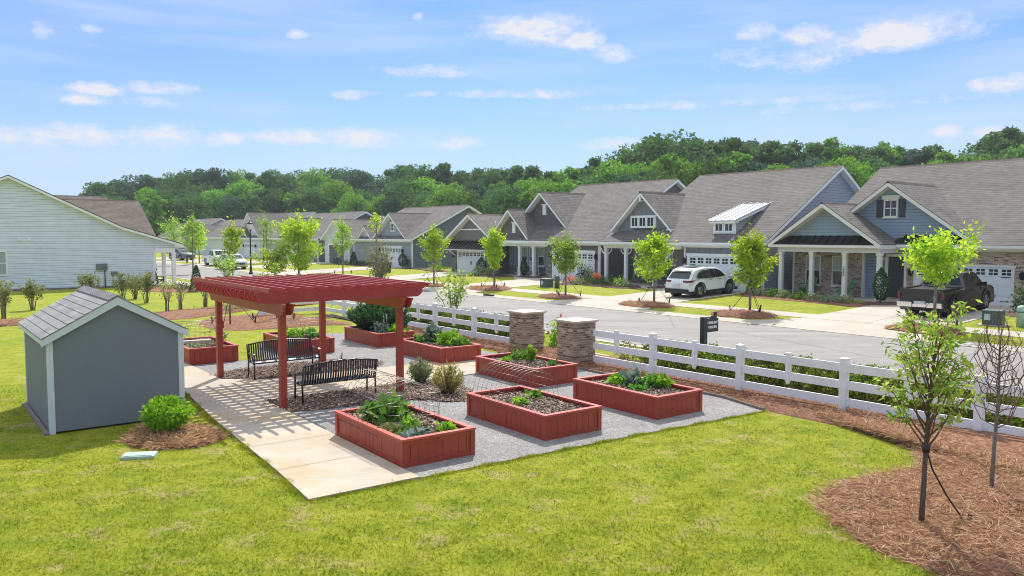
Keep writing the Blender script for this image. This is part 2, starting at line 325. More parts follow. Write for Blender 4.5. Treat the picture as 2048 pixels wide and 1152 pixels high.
# ---------------------------------------------------------------- mesh builder
def link(name, me, mats, parent=None):
    o = bpy.data.objects.new(name, me); COL.objects.link(o)
    for m in (mats if isinstance(mats, (list, tuple)) else [mats]): me.materials.append(M[m] if isinstance(m, str) else m)
    if parent is not None: o.parent = parent; KIDS.setdefault(parent.name, []).append(o)
    return o
class MB:
    def __init__(s): s.v = []; s.f = []; s.m = []; s.sm = []
    def add(s, vs, fs, m=0, sm=False):
        k = len(s.v); s.v += [tuple(map(float, p)) for p in vs]
        for f in fs: s.f.append([i+k for i in f]); s.m.append(m); s.sm.append(sm)
        return s
    def box(s, x0, x1, y0, y1, z0, z1, m=0):
        return s.add([(x0,y0,z0),(x1,y0,z0),(x1,y1,z0),(x0,y1,z0),(x0,y0,z1),(x1,y0,z1),(x1,y1,z1),(x0,y1,z1)],
            [(0,3,2,1),(4,5,6,7),(0,1,5,4),(1,2,6,5),(2,3,7,6),(3,0,4,7)], m)
    def hexa(s, p, m=0): return s.add(p, [(0,3,2,1),(4,5,6,7),(0,1,5,4),(1,2,6,5),(2,3,7,6),(3,0,4,7)], m)
    def bar(s, p, q, w, h, m=0, up=(0,0,1)):
        p = Vector(p); q = Vector(q); d = (q-p).normalized(); u = Vector(up)
        a = d.cross(u)
        if a.length < 1e-4: a = d.cross(Vector((1,0,0)))
        a.normalize(); b = a.cross(d).normalized(); a *= w/2; b *= h/2
        return s.hexa([p-a-b, p+a-b, q+a-b, q-a-b, p-a+b, p+a+b, q+a+b, q-a+b], m)
    def prism(s, poly, fn, t0, t1, m=0):
        """polygon (2d) swept from t0 to t1; fn(a,b,t)->xyz"""
        n = len(poly); vs = [fn(a,b,t0) for a,b in poly]+[fn(a,b,t1) for a,b in poly]
        return s.add(vs, [list(range(n))[::-1], list(range(n,2*n))]+[(i,(i+1)%n,n+(i+1)%n,n+i) for i in range(n)], m)
    def tube(s, pts, rad, seg=8, m=0, sm=True, cap=True):
        pts = [Vector(p) for p in pts]; vs = []; n = len(pts)
        if not hasattr(rad, '__len__'): rad = [rad]*n
        a = None
        for i, p in enumerate(pts):
            d = (pts[min(i+1,n-1)]-pts[max(i-1,0)]).normalized()
            if a is None:
                a = d.cross(Vector((0,0,1)))
                if a.length < .1: a = d.cross(Vector((1,0,0)))
            a = (a - d*a.dot(d)).normalized(); b = d.cross(a)
            for j in range(seg):
                t = 2*math.pi*j/seg; vs.append(p + (a*math.cos(t)+b*math.sin(t))*rad[i])
        fs = [(i*seg+j, i*seg+(j+1)%seg, (i+1)*seg+(j+1)%seg, (i+1)*seg+j) for i in range(n-1) for j in range(seg)]
        if cap: fs += [list(range(seg))[::-1], list(range((n-1)*seg, n*seg))]
        return s.add(vs, fs, m, sm)
    def lathe(s, prof, seg=16, c=(0,0,0), ax='z', m=0, sm=True):
        vs = []
        for r, z in prof:
            for j in range(seg):
                t = 2*math.pi*j/seg; a, b = r*math.cos(t), r*math.sin(t)
                vs.append((c[0]+a, c[1]+b, c[2]+z) if ax == 'z' else (c[0]+a, c[1]+z, c[2]+b))
        n = len(prof)
        fs = [(i*seg+j, i*seg+(j+1)%seg, (i+1)*seg+(j+1)%seg, (i+1)*seg+j) for i in range(n-1) for j in range(seg)]
        fs += [list(range(seg))[::-1], list(range((n-1)*seg, n*seg))]
        return s.add(vs, fs, m, sm)
    def build(s, name, mats, parent=None, loc=None, rz=0):
        me = bpy.data.meshes.new(name); me.from_pydata(s.v, [], s.f)
        me.polygons.foreach_set('material_index', s.m); me.polygons.foreach_set('use_smooth', s.sm)
        uvl = me.uv_layers.new(name='UVMap'); co = np.array(s.v); dat = np.zeros((len(me.loops), 2))
        for p in me.polygons:
            nn = np.array(p.normal)
            if abs(nn[2]) > .999: u = np.array([1.,0,0])
            else: u = np.array([-nn[1], nn[0], 0.]); u /= np.linalg.norm(u)
            if abs(nn[2]) <= .999 and (abs(u[0]) >= abs(u[1]) and u[0] < 0 or abs(u[1]) > abs(u[0]) and u[1] < 0): u = -u
            v = np.cross(nn, u)
            if v[2] < 0: v = -v
            ii = list(p.vertices); dat[p.loop_start:p.loop_start+p.loop_total] = np.stack([co[ii]@u, co[ii]@v], 1)
        uvl.data.foreach_set('uv', dat.ravel()); me.update()
        o = link(name, me, mats, parent)
        if loc is not None: o.location = loc; o.rotation_euler = (0,0,rz)
        return o
def quads(name, V, mats, parent=None, per=4, mi=None):
    """V: (n*per,3) -> one mesh of n separate faces"""
    V = np.asarray(V, np.float32); n = len(V)//per; me = bpy.data.meshes.new(name)
    me.vertices.add(n*per); me.vertices.foreach_set('co', V.ravel())
    me.loops.add(n*per); me.loops.foreach_set('vertex_index', np.arange(n*per, dtype=np.int32))
    me.polygons.add(n); me.polygons.foreach_set('loop_start', np.arange(0, n*per, per, dtype=np.int32))
    if mi is not None: me.polygons.foreach_set('material_index', np.asarray(mi, np.int32))
    me.update(calc_edges=True); return link(name, me, mats, parent)
def text_mesh(name, body, size, mat, parent, loc, line=1., ext=.005, off=0):
    cu = bpy.data.curves.new(name, 'FONT'); cu.body = body; cu.size = size; cu.align_x = 'CENTER'; cu.extrude = ext; cu.offset = off; cu.space_line = line
    tmp = bpy.data.objects.new('tmp', cu); COL.objects.link(tmp); dg = bpy.context.evaluated_depsgraph_get(); me = bpy.data.meshes.new_from_object(tmp.evaluated_get(dg)); bpy.data.objects.remove(tmp)
    me.materials.clear(); o = link(name, me, mat, parent); o.location = loc; o.rotation_euler = (R(90),0,0); return o
def unit(n, rng=RNG):
    v = rng.normal(size=(n,3)); return v/np.linalg.norm(v, axis=1, keepdims=True)
def leafverts(P, size, asp=.55, up=0., droop=0., dirs=None, rng=RNG):
    """kite-shaped leaves at P"""
    n = len(P); a = unit(n, rng) if dirs is None else dirs
    if droop: a[:,2] -= droop
    a /= np.linalg.norm(a, axis=1, keepdims=True)
    k = unit(n, rng); k[:,2] += up; b = np.cross(a, k); b /= np.linalg.norm(b, axis=1, keepdims=True)+1e-9
    s = (size*(.6+.8*rng.random(n)))[:,None]
    c = np.stack([P, P+a*s*.45+b*s*asp*.5, P+a*s, P+a*s*.45-b*s*asp*.5], 1); return c.reshape(-1,3)
# ---------------------------------------------------------------- camera, light, sky
cam = bpy.data.cameras.new('camera'); co = bpy.data.objects.new('camera', cam); COL.objects.link(co)
cam.sensor_width = 36; cam.lens = FOC/2048*36; cam.clip_end = 5000; cam.clip_start = .1
co.location = (0,0,CAMH); co.rotation_euler = (R(90)-PITCH, R(-.13), 0); scene.camera = co
SUN_EL = R(49.5); SUN_AZ = R(4)      # from behind the houses, a little right of straight ahead
sv = Vector((math.sin(SUN_AZ)*math.cos(SUN_EL), math.cos(SUN_AZ)*math.cos(SUN_EL), math.sin(SUN_EL)))
sl = bpy.data.lights.new('sun', 'SUN'); sl.energy = 5.0; sl.angle = R(.55); sl.color = (1, .95, .87)
so = bpy.data.objects.new('sun', sl); COL.objects.link(so); so.rotation_euler = (-sv).to_track_quat('-Z', 'Y').to_euler(); so.location = (0,40,60)
wd = bpy.data.worlds.new('World'); scene.world = wd; wd.use_nodes = True; t = wd.node_tree
bg = t.nodes['Background']
sky = N(t, 'ShaderNodeTexSky', sky_type='NISHITA', sun_disc=False, sun_elevation=SUN_EL, sun_rotation=SUN_AZ, altitude=100, air_density=1.0, dust_density=.6, ozone_density=1.4)
bg.inputs['Strength'].default_value = .15
tc = coord(t, 'Generated'); sp = N(t, 'ShaderNodeSeparateXYZ'); nrm = N(t, 'ShaderNodeVectorMath', operation='NORMALIZE'); L(t, tc, nrm.inputs[0]); L(t, nrm.outputs[0], sp.inputs[0])
az = math_(t, 'ARCTAN2', sp.outputs[0], sp.outputs[1]); el = math_(t, 'ARCSINE', sp.outputs[2])
CL = [(1060,62,95,30,1),(1160,82,42,20,1),(1228,108,34,18,.95),(1790,72,120,30,1.25),(1625,72,60,20,.9),(1515,64,38,16,.85),(1590,118,110,26,.5),(320,180,60,14,.95),(190,180,50,12,.95),(168,204,32,10,.9),(310,206,40,12,.75),(85,62,14,16,.62),(172,62,18,10,.6),(592,70,16,8,.55),(835,35,9,8,.6),
  (320,274,62,22,.85),(55,276,60,20,.8),(160,276,52,22,.85),(445,282,28,16,.85),(600,276,75,18,.85),(715,280,60,18,.8),(910,288,50,14,.65),(870,146,110,13,.5),(1000,190,210,8,.45),(1235,288,60,14,.65),(1893,260,22,12,.85),(1978,262,24,10,.8),(2020,165,50,18,1),(1957,170,18,12,.8),(1430,208,220,9,.45),(1720,210,180,8,.35),(690,190,26,10,.6)]
wv = N(t, 'ShaderNodeMapping'); L(t, nrm.outputs[0], wv.inputs[0]); wv.inputs['Scale'].default_value = (1,1,1.7)
n1 = noise(t, wv.outputs[0], 24, 10, .64); n2 = noise(t, wv.outputs[0], 85, 6, .65)
nn = math_(t, 'ADD', math_(t, 'MULTIPLY', math_(t, 'SUBTRACT', n1, .5), 2.9), math_(t, 'MULTIPLY', math_(t, 'SUBTRACT', n2, .5), 1.3))
acc = None
for (u, v, wu, hv, k) in CL:
    D = Vector(((u-1024)/FOC, 1, -(v-576)/FOC)); c_, s_ = math.cos(PITCH), math.sin(PITCH)
    D = Vector((D.x, D.y*c_+D.z*s_, -D.y*s_+D.z*c_)).normalized()
    a0 = math.atan2(D.x, D.y); e0 = math.asin(D.z); wa = wu/FOC*1.15; we = hv/FOC*1.25
    da = math_(t, 'DIVIDE', math_(t, 'SUBTRACT', az, a0), wa)
    de = math_(t, 'DIVIDE', math_(t, 'SUBTRACT', el, e0), we)
    de = math_(t, 'MULTIPLY', de, math_(t, 'ADD', 1.15, math_(t, 'MULTIPLY', math_(t, 'LESS_THAN', de, 0), .35)))   # flatter below
    r2 = math_(t, 'ADD', math_(t, 'MULTIPLY', da, da), math_(t, 'MULTIPLY', de, de))
    mk = math_(t, 'MULTIPLY', math_(t, 'SUBTRACT', 1, math_(t, 'MULTIPLY', r2, .8)), k)
    acc = mk if acc is None else math_(t, 'MAXIMUM', acc, mk)
acc = math_(t, 'MAXIMUM', acc, -.7)
dens = math_(t, 'ADD', acc, nn)
cm = ramp(t, dens, [(-.25, 0), (.35, .28), (.75, .62), (1.3, .95)])
wisp = N(t, 'ShaderNodeMapping'); L(t, nrm.outputs[0], wisp.inputs[0]); wisp.inputs['Scale'].default_value = (1.2,1.2,11)
wi = ramp(t, noise(t, wisp.outputs[0], 2.3, 6, .55), [(.42, 0), (.72, .55)])
hz = ramp(t, el, [(0, .74), (.08, .46), (.17, .18), (.30, 0.02)])
SKYTINT = (.40, .60, .97)
tint = ramp(t, math_(t, 'DIVIDE', el, 1.5708), [(.20, SKYTINT), (.36, (1,1,1))])
sc_ = mixc(t, 1, sky.outputs[0], tint, 'MULTIPLY')
hi = N(t, 'ShaderNodeMapRange'); L(t, el, hi.inputs[0]); hi.inputs[1].default_value = .33; hi.inputs[2].default_value = .75; hi.inputs[3].default_value = 1; hi.inputs[4].default_value = 1.9  # upper dome, out of view, brightened as added fill light
CLC = (5.5, 5.55, 5.85); HZC = (4.5, 5.25, 6.3)
def v4(c): return c
def cmix(f, a, c):
    n = N(t, 'ShaderNodeMix', data_type='RGBA'); L(t, f, n.inputs[0]); L(t, a, n.inputs[6]); n.inputs[7].default_value = (*c, 1); return n.outputs[2]
fill_white = N(t, 'ShaderNodeMapRange'); L(t, el, fill_white.inputs[0]); fill_white.inputs[1].default_value = .33; fill_white.inputs[2].default_value = .7; fill_white.inputs[3].default_value = 0; fill_white.inputs[4].default_value = .65  # whitens the unseen upper dome for added neutral fill light
s1 = cmix(fill_white.outputs[0], cmix(hz, sc_, HZC), (4.6, 4.5, 4.3)); s2 = cmix(wi, s1, HZC); s3 = cmix(cm, s2, CLC)
vs = N(t, 'ShaderNodeVectorMath', operation='SCALE'); L(t, s3, vs.inputs[0]); L(t, hi.outputs[0], vs.inputs['Scale']); L(t, vs.outputs[0], bg.inputs['Color'])
scene.view_settings.view_transform = 'Standard'; scene.view_settings.look = 'None'; scene.view_settings.gamma = 1
scene.view_settings.exposure = .02
try:
    scene.cycles.max_bounces = 8; scene.cycles.transparent_max_bounces = 8; scene.cycles.use_denoising = True; scene.cycles.filter_width = 1.0; scene.cycles.sample_clamp_indirect = 6
except Exception: pass
#@@PART2
# ---------------------------------------------------------------- ground
import bmesh
def sheet(name, poly, mat, dz, frame='xn', kind='structure', skirt=0, zf=None):
    """flat piece following the terrain; poly in street (x,n) or garden (a,b) or world coordinates"""
    P = []
    for p in poly:
        w = W(*p) if frame == 'xn' else G(*p) if frame == 'ab' else p
        w = np.array(w[:2]); P.append((float(w@XD), float(w@ND)))
    bm = bmesh.new(); bm.faces.new([bm.verts.new((x,n,0)) for x, n in P])
    for c in TN[1:-1]:
        bmesh.ops.bisect_plane(bm, geom=bm.verts[:]+bm.edges[:]+bm.faces[:], plane_co=(0,c,0), plane_no=(0,1,0), dist=1e-5)
    if skirt:
        r = bmesh.ops.extrude_face_region(bm, geom=bm.faces[:])
        for v in [g for g in r['geom'] if isinstance(g, bmesh.types.BMVert)]: v.co.z = skirt
    for v in bm.verts:
        x, n, z = v.co; w = W(x, n); v.co = (w[0], w[1], (zf(n) if zf else TER(n))+dz-(0 if not skirt else (skirt if z == 0 else 0)))
    bmesh.ops.triangulate(bm, faces=[f for f in bm.faces if len(f.verts) > 4])
    bmesh.ops.recalc_face_normals(bm, faces=bm.faces[:])
    if sum(f.normal.z*f.calc_area() for f in bm.faces) < 0: bmesh.ops.reverse_faces(bm, faces=bm.faces[:])
    me = bpy.data.meshes.new(name); bm.to_mesh(me); bm.free()
    o = link(name, me, mat); o['kind'] = kind; return o
# lawn sheet to the horizon
xs = np.concatenate([[-1500,-700,-400], np.arange(-260,121,20), [300,700,1500]]); ns = np.array([-1500,-400,-100,-20,0,8,17,19,19.5,28.1,28.6,38,60,100,300,900,2500.])
vv = [(*W(x,n), TER(n)) for n in ns for x in xs]; k = len(xs)
me = bpy.data.meshes.new('ground'); me.from_pydata(vv, [], [(j*k+i, j*k+i+1, (j+1)*k+i+1, (j+1)*k+i) for j in range(len(ns)-1) for i in range(k-1)])
g = link('ground', me, 'lawn'); g['kind'] = 'structure'
sheet('road', [(-400,19.5),(200,19.5),(200,28.1),(-400,28.1)], 'asphalt', .006)
def gut(n): return .1 if n < 28.2 else .175
# gutter and rolled kerb
for n0, n1, nm in ((28.05,28.62,'kerb'),(19.55,18.98,'kerb')):
    mb = MB(); pts = [(n0,.09),(n0,.106),((n0+n1)/2,.15),(n1,TER(n1)+.022),(n1,0)]
    for i in range(len(pts)-1):
        for x0 in np.arange(-300,100,6.):
            a, b = pts[i], pts[i+1]; x1 = x0+5.97
            q = [(*W(x0,a[0]),a[1]),(*W(x1,a[0]),a[1]),(*W(x1,b[0]),b[1]),(*W(x0,b[0]),b[1])]
            mb.add(q, [(0,1,2,3) if n1 > n0 else (3,2,1,0)])
    o = mb.build('kerb', 'conc_white'); o['kind'] = 'structure'
# footpath along the houses, as slabs with joints
mb = MB()
for x0 in np.arange(-290,30,1.5):
    q = [(x0,30.75),(x0+1.488,30.75),(x0+1.488,32.12),(x0,32.12)]
    for dz, _ in ((.012,0),): mb.add([(*W(*p), TER(p[1])+dz) for p in q], [(0,1,2,3)])
mb.build('footpath', 'conc_white')['kind'] = 'structure'
DRIVES = [(-18.2,-12.75),(-31.1,-26.2),(-45.2,-40.3),(-57.6,-52.8),(-72.2,-67.2),(-86.5,-82.5),(-98.5,-93),(-112.5,-107),(-126,-121)]
def drive(x0, x1, n1=40.8, fl=1.1):
    o = sheet('driveway', [(x0-fl,28.55),(x1+fl,28.55),(x1,30.6),(x1,n1),(x0,n1),(x0,30.6)], 'conc_white', .018)
    mb = MB()
    for n in (30.7, 33.2, 36.): mb.add([(*W(x,m), TER(m)+.0225) for x, m in ((x0,n),(x1,n),(x1,n+.025),(x0,n+.025))], [(0,1,2,3)])
    xm = (x0+x1)/2; mb.add([(*W(x,m), TER(m)+.0225) for x, m in ((xm-.012,30.7),(xm+.012,30.7),(xm+.012,36.),(xm-.012,36.))], [(0,1,2,3)])
    mb.build('driveway_joint', 'joint')['kind'] = 'structure'
for a, b in DRIVES: drive(a, b)
# porch paths
sheet('path', [(-18.2,36.2),(-18.2,38.0),(-21.5,39.2),(-18.9,40.6),(-17.6,40.6),(-18.2,36.2)][:5], 'conc_white', .012)
sheet('path', [(-31.1,36.6),(-31.1,40.5),(-34.6,40.5),(-34.6,38.5),(-33.0,37.0)], 'conc_white', .012)
sheet('path', [(-45.2,36.8),(-45.2,40.6),(-47.8,40.6),(-48.2,38.9),(-46.2,37.4)], 'conc_white', .012)
# near driveway by the pale blue house
sheet('driveway', [(-86,19.1),(-79.5,19.1),(-80,12),(-85.5,12)], 'conc_white', .018)
sheet('footpath', [(-400,17.2),(-60,17.2),(-60,18.2),(-400,18.2)], 'conc_white', .012)
# ---------------- garden paving
CONC = [(4.17,10.35),(5.95,10.32),(5.98,17.25),(16.8,17.35),(16.8,19.55),(7.0,19.75),(5.95,20.5),(5.9,24.2),(4.9,24.2),(4.85,20.2),(4.5,16),(4.3,12)]
sheet('concrete_path', CONC, 'conc', .035, 'ab', skirt=.05)
jm = MB()
def joint(p, q, w=.010):
    p = np.array(G(*p)); q = np.array(G(*q)); d = (q-p)/np.linalg.norm(q-p); s = np.array([-d[1],d[0]])*w/2
    jm.add([(*(p-s),.0395),(*(q-s),.0395),(*(q+s),.0395),(*(p+s),.0395)], [(0,1,2,3)])
for b in (11.95,13.55,15.2): joint((4.2+(b-10)*.05,b),(5.96,b))
joint((4.62,17.3),(5.98,17.28)); joint((5.98,17.28),(6.0,19.7)); joint((6.0,19.7),(4.85,19.75)); joint((5.98,18.45),(16.8,18.45))
for a in (7.6,9.2,10.8,12.4,14,15.6): joint((a,17.3),(a,19.7))
jm.build('path_joint', 'joint')['kind'] = 'structure'
GRAV = [(5.97,10.33),(10.2,10.2),(14.24,9.98),(14.62,11.4),(14.5,16),(14.4,20),(14.3,27.2),(12.0,27.9),(10.7,26.5),(10.3,26.2),(8.8,25.7),(8.0,23.3),(5.86,23.3),(4.85,23.6),(4.9,20.3),(5.9,20.3),(5.97,17)]
sheet('gravel_pad', GRAV, 'gravel', .012, 'ab')
mb = MB(); ed = [(14.24,9.98),(14.62,11.4),(14.5,16),(14.4,20)]          # thin edging board
for p, q in zip(ed, ed[1:]): mb.bar((*G(*p),.03),(*G(*q),.03),.03,.08)
mb.build('edging_board', 'barkgrey')['kind'] = 'structure'
def star(ctrl, n=72, frame='ab', jit=.05, seed=1):
    """closed smooth outline through control points -> (n,2) world"""
    P = np.array([G(*p) if frame == 'ab' else W(*p) if frame == 'xn' else p[:2] for p in ctrl]); m = len(P); out = []
    per = max(2, n//m)
    for i in range(m):
        p0,p1,p2,p3 = P[i-1],P[i],P[(i+1)%m],P[(i+2)%m]
        for k in range(per):
            t_ = k/per; out.append(.5*((2*p1)+(p2-p0)*t_+(2*p0-5*p1+4*p2-p3)*t_**2+(3*p1-p0-3*p2+p3)*t_**3))
    out = np.array(out); r = np.random.default_rng(seed); c = out.mean(0)
    d = out-c; return out + d/np.linalg.norm(d,axis=1,keepdims=True)*r.normal(0,jit,(len(out),1)), c
def mound(name, ctrl, mat, h, label=None, needles=0, nmat='needle', nlen=.16, nw=.05, frame='ab', jit=.05, seed=1, n=72, kind='stuff', centre=None):
    O, c = star(ctrl, n, frame, jit, seed); r = np.random.default_rng(seed+5)
    if centre is not None: c = np.array(centre)
    ts = [1.0,.985,.95,.85,.7,.5,.3,.12]; vs = []; m = len(O)
    def hz(t_): return h*(1-t_**6)
    for t_ in ts:
        for p in O:
            q = c+(p-c)*t_; vs.append((q[0], q[1], tz(*q)+(-.02 if t_ == 1. else .012+hz(t_)+r.normal(0,.006+h*.10))))
    vs.append((c[0], c[1], tz(*c)+.012+h))
    fs = [(i*m+j, i*m+(j+1)%m, (i+1)*m+(j+1)%m, (i+1)*m+j) for i in range(len(ts)-1) for j in range(m)]
    fs += [((len(ts)-1)*m+j, (len(ts)-1)*m+(j+1)%m, len(ts)*m) for j in range(m)]
    me = bpy.data.meshes.new(name); me.from_pydata(vs, [], fs); me.polygons.foreach_set('use_smooth', [True]*len(fs)); 
    bm = bmesh.new(); bm.from_mesh(me); bmesh.ops.recalc_face_normals(bm, faces=bm.faces[:])
    if sum(f.normal.z for f in bm.faces) < 0: bmesh.ops.reverse_faces(bm, faces=bm.faces[:])
    bm.to_mesh(me); bm.free(); o = link(name, me, mat); o['kind'] = kind
    if label: o['label'] = label
    if needles:
        j = r.integers(0, m, needles); s = np.sqrt(r.random(needles)); w = r.random((needles,1))
        p = c + ((O[j]*(1-w)+O[(j+1)%m]*w)-c)*(s[:,None]*1.012)
        z = np.array([tz(*q) for q in p])+.02+h*(1-np.minimum(s,1)**6)+r.random(needles)*.03
        P = np.concatenate([p, z[:,None]],1); d = unit(needles, r); d[:,2] *= .22
        V = leafverts(P, nlen, nw, dirs=d, rng=r, up=1.5)
        q = quads(name+'_litter', V, nmat); q['kind'] = 'stuff'
    return o
# pine straw along the fence and the big bed at the right
mound('pine_straw', [(14.3,9.9),(14.72,11.6),(14.5,16),(14.7,19),(14.6,24),(14.4,28),(16.2,28.5),(16.3,24),(16.6,20),(17.0,14),(17.4,8),(17.8,3),(18,-2),(15,-3),(14.6,1),(14.5,5),(14.35,7.9)], 'straw', .05, needles=0, n=102, jit=.06, seed=3, centre=G(15.6,9))
BIG = [(9.55,5.7),(10.4,6.3),(11.6,6.2),(12.94,6.1),(14.0,7.0),(14.45,8.6),(15.3,9.5),(16.5,8),(17.6,3),(18,-2),(16,-6),(12,-5),(9.3,-.5),(8.9,2.2),(8.85,3.9),(9.1,5.0)]
mound('pine_straw', BIG, 'straw', .13, needles=52000, nlen=.18, nw=.042, n=112, jit=.07, seed=4, centre=G(12.6,2.6))
def strip_litter(pts_ab, n, name, nmat, ln, wd, z0=.05):
    r = np.random.default_rng(9); a = np.array([p[0] for p in pts_ab]); b = np.array([p[1] for p in pts_ab])
    bb = r.uniform(min(b), max(b), n); lo = np.interp(bb, b, a); aa = lo + r.random(n)*np.interp(bb, b, [p[2] for p in pts_ab])
    P = np.array([(*G(x,y), 0) for x, y in zip(aa,bb)]); P[:,2] = z0+r.random(n)*.04
    d = unit(n, r); d[:,2] *= .22; q = quads(name, leafverts(P, ln, wd, dirs=d, rng=r, up=1.5), nmat); q['kind'] = 'stuff'
strip_litter([(14.75,6.5,2.2),(14.4,8,2.4),(14.3,9.9,2.4),(14.72,11.6,1.9),(14.6,16,1.7),(14.6,28,1.5)], 30000, 'pine_straw_litter', 'needle', .17, .05)
# bark chips round the benches
mound('bark_chips', [(6.0,15.9),(6.05,17.2),(8,17.25),(10.3,17.3),(10.6,16.6),(10.3,15.3),(9.5,14.6),(8.6,15.4),(7.4,15.6)], 'chips', .03, needles=9000, nmat='chip', nlen=.05, nw=.6, seed=6, jit=.06)
mound('bark_chips', [(6.1,20.5),(6.0,21.3),(7,21.8),(8.6,21.9),(10.0,21.7),(10.6,21.0),(10.3,20.1),(8.5,19.8),(7.0,19.9)], 'chips', .03, needles=7000, nmat='chip', nlen=.05, nw=.6, seed=7, jit=.06)
# ring of straw under the round shrub
mound('pine_straw', [(2.72,15.5),(3.2,16.2),(3.7,16.2),(4.25,15.3),(4.2,14.5),(3.7,14.2),(3.18,14.4),(2.85,14.8)], 'straw', .07, needles=8000, nlen=.17, nw=.05, seed=8, jit=.04)
# island beds behind the pergola and by the pale blue house
PX = lambda L_: [at(u,v,0)[:2] for u, v in L_]
mound('pine_straw', PX([(395,648),(425,638),(475,633),(525,629),(575,627),(605,634),(645,641),(692,646),(700,651),(645,652),(600,655),(540,660),(470,663),(415,658)]), 'straw', .06, needles=6000, nlen=.16, nw=.05, seed=10, jit=.05, frame='w', n=84)
mound('pine_straw', PX([(300,641),(360,641),(420,634),(480,625),(530,617),(590,613),(640,611),(640,606),(580,606),(520,607),(470,611),(420,616),(370,623),(310,627)]), 'straw', .06, needles=6000, nlen=.2, nw=.06, seed=12, jit=.05, frame='w', n=84)
mound('pine_straw', PX([(-60,662),(0,656),(70,652),(130,648),(180,645),(180,638),(110,640),(60,640),(0,644),(-60,648)]), 'straw', .06, needles=3000, nlen=.2, nw=.06, seed=14, jit=.05, frame='w', n=60)
# scuffed bare-earth line of the lawn by the far fence
mound('dark_mulch', [(13.5,33.2),(15.1,34.6),(15.3,34.4),(14.9,31.3),(14.7,31.0),(14.8,33.6)], 'mulchdark', .015, seed=13, jit=.03)
# tree islands on the verge, planting beds by the house walls
for i, (x, n, a, b) in enumerate([(-40.8,30.9,1.9,1.3),(-33,30.0,1.5,.8),(-26.6,30.1,1.6,1.0),(-20.7,29.95,1.6,1.1),(-13,30.3,1.5,1.0),(-45.8,29.8,1.3,.7),(-63.7,30.,1.4,.7),(-54.2,30.0,1.2,.7),(-73.8,29.9,1.3,.7)]):
    mound('pine_straw', [(x+a*math.cos(k*math.pi/4)*(1+.08*math.sin(5*k+i)), n+b*math.sin(k*math.pi/4)) for k in range(8)], 'straw', .14, needles=1500, nlen=.16, nw=.06, frame='xn', jit=.06, seed=20+i, n=40)
for i, P in enumerate([[(-25.6,38.7),(-25.8,37.0),(-24.0,36.3),(-21,36.0),(-18.6,35.6),(-18.3,36.3),(-19.4,37.6),(-21.6,38.3),(-22,38.9)],
        [(-19.2,37.0),(-18.4,36.6),(-16.9,37.6),(-16.8,38.6),(-18.2,38.4)], [(-38.9,38.9),(-39.6,37.0),(-37.5,36.3),(-34.4,36.0),(-33.1,36.8),(-34.7,38.4)], [(-33,37.6),(-32.4,37.2),(-31.3,38.2),(-31.4,39),(-32.4,38.9)],
        [(-40.1,38.9),(-40.0,36.4),(-38.8,35.8),(-38,37),(-38.4,39)], [(-52.6,39.3),(-53,38),(-51,37.1),(-48.6,37.2),(-48.1,38.6),(-49,39.4)], [(-47.7,39.4),(-47.8,38.9),(-46.5,38.5),(-45.3,39),(-45.4,39.5)],
        [(-66.9,41),(-66.9,39.6),(-63,39.4),(-59,38.4),(-58.2,39.6)], [(-80.5,41),(-80,39.2),(-75,39.2),(-73.4,40),(-73.4,41)], [(-12.6,38.6),(-12.6,36.6),(-10,36),(-6,36),(-6,38.6)], [(-26.1,38.6),(-26.1,37.4),(-25.0,37.2),(-24.8,38.4)]]):
    mound('mulch_bed', P, 'mulchdark' if i != 0 else 'straw', .06, needles=700, nlen=.16, nw=.06, frame='xn', jit=.05, seed=40+i, n=40, nmat='needle' if i == 0 else 'chip')
mound('mulch_bed', [(-60,17),(-60,14.6),(-57.5,13.6),(-54,14),(-53,16),(-55,17.2)], 'straw', .05, frame='xn', seed=60)
# grass blades of the near lawn
def inpoly(p, poly):
    x, y = p[:,0], p[:,1]; ins = np.zeros(len(p), bool); j = len(poly)-1
    for i in range(len(poly)):
        xi, yi = poly[i]; xj, yj = poly[j]
        c = ((yi > y) != (yj > y)) & (x < (xj-xi)*(y-yi)/(yj-yi+1e-12)+xi); ins ^= c; j = i
    return ins
nG = 210000; rr = RNG; yy = 6.3+ (rr.random(nG)**1.5)*13; xx = (rr.random(nG)-.5)*2*(yy*.70+.6); P = np.stack([xx,yy],1); ab = np.stack([P@E1,P@E2],1)
ring = star([(2.72,15.5),(3.2,16.2),(3.7,16.2),(4.25,15.3),(4.2,14.5),(3.7,14.2),(3.18,14.4),(2.85,14.8)], jit=0)[0]
SHED = [(1.6,16.6),(4.15,16.6),(4.15,20.2),(1.6,20.2)]
bigw = star(BIG, 112, 'ab', 0)[0]
ab = ab+rr.normal(0,.022,ab.shape)
keep = ~(inpoly(ab, CONC)|inpoly(ab, GRAV)|inpoly(P, bigw)|inpoly(P, ring)|inpoly(ab, SHED)) & ~((ab[:,0] > 14.2) & (ab[:,1] > 7.5))
P = P[keep]; n = len(P); d = unit(n); d[:,2] = np.abs(d[:,2])*.6+.35; d /= np.linalg.norm(d,axis=1,keepdims=True)
fld = np.zeros(n); fr = np.random.default_rng(3)
for k in range(26):
    a_ = fr.uniform(0, 6.28); f_ = 2*math.pi*fr.uniform(.35, 2.4); fld += np.cos((P[:,0]*math.cos(a_)+P[:,1]*math.sin(a_))*f_+fr.uniform(0,6.28))
fld = np.clip(fld/5.5, -1, 1)
h = (.026+.026*rr.random(n)+.022*np.maximum(fld,0)-.012*np.maximum(-fld,0))[:,None]; b0 = np.stack([P[:,0],P[:,1],np.zeros(n)],1); s = np.cross(d, unit(n)); s /= np.linalg.norm(s,axis=1,keepdims=True); s *= .0055
tri = np.stack([b0-s, b0+s, b0+d*h],1).reshape(-1,3)
q = quads('lawn_grass', tri, 'grass', per=3); tag(q, kind='stuff')
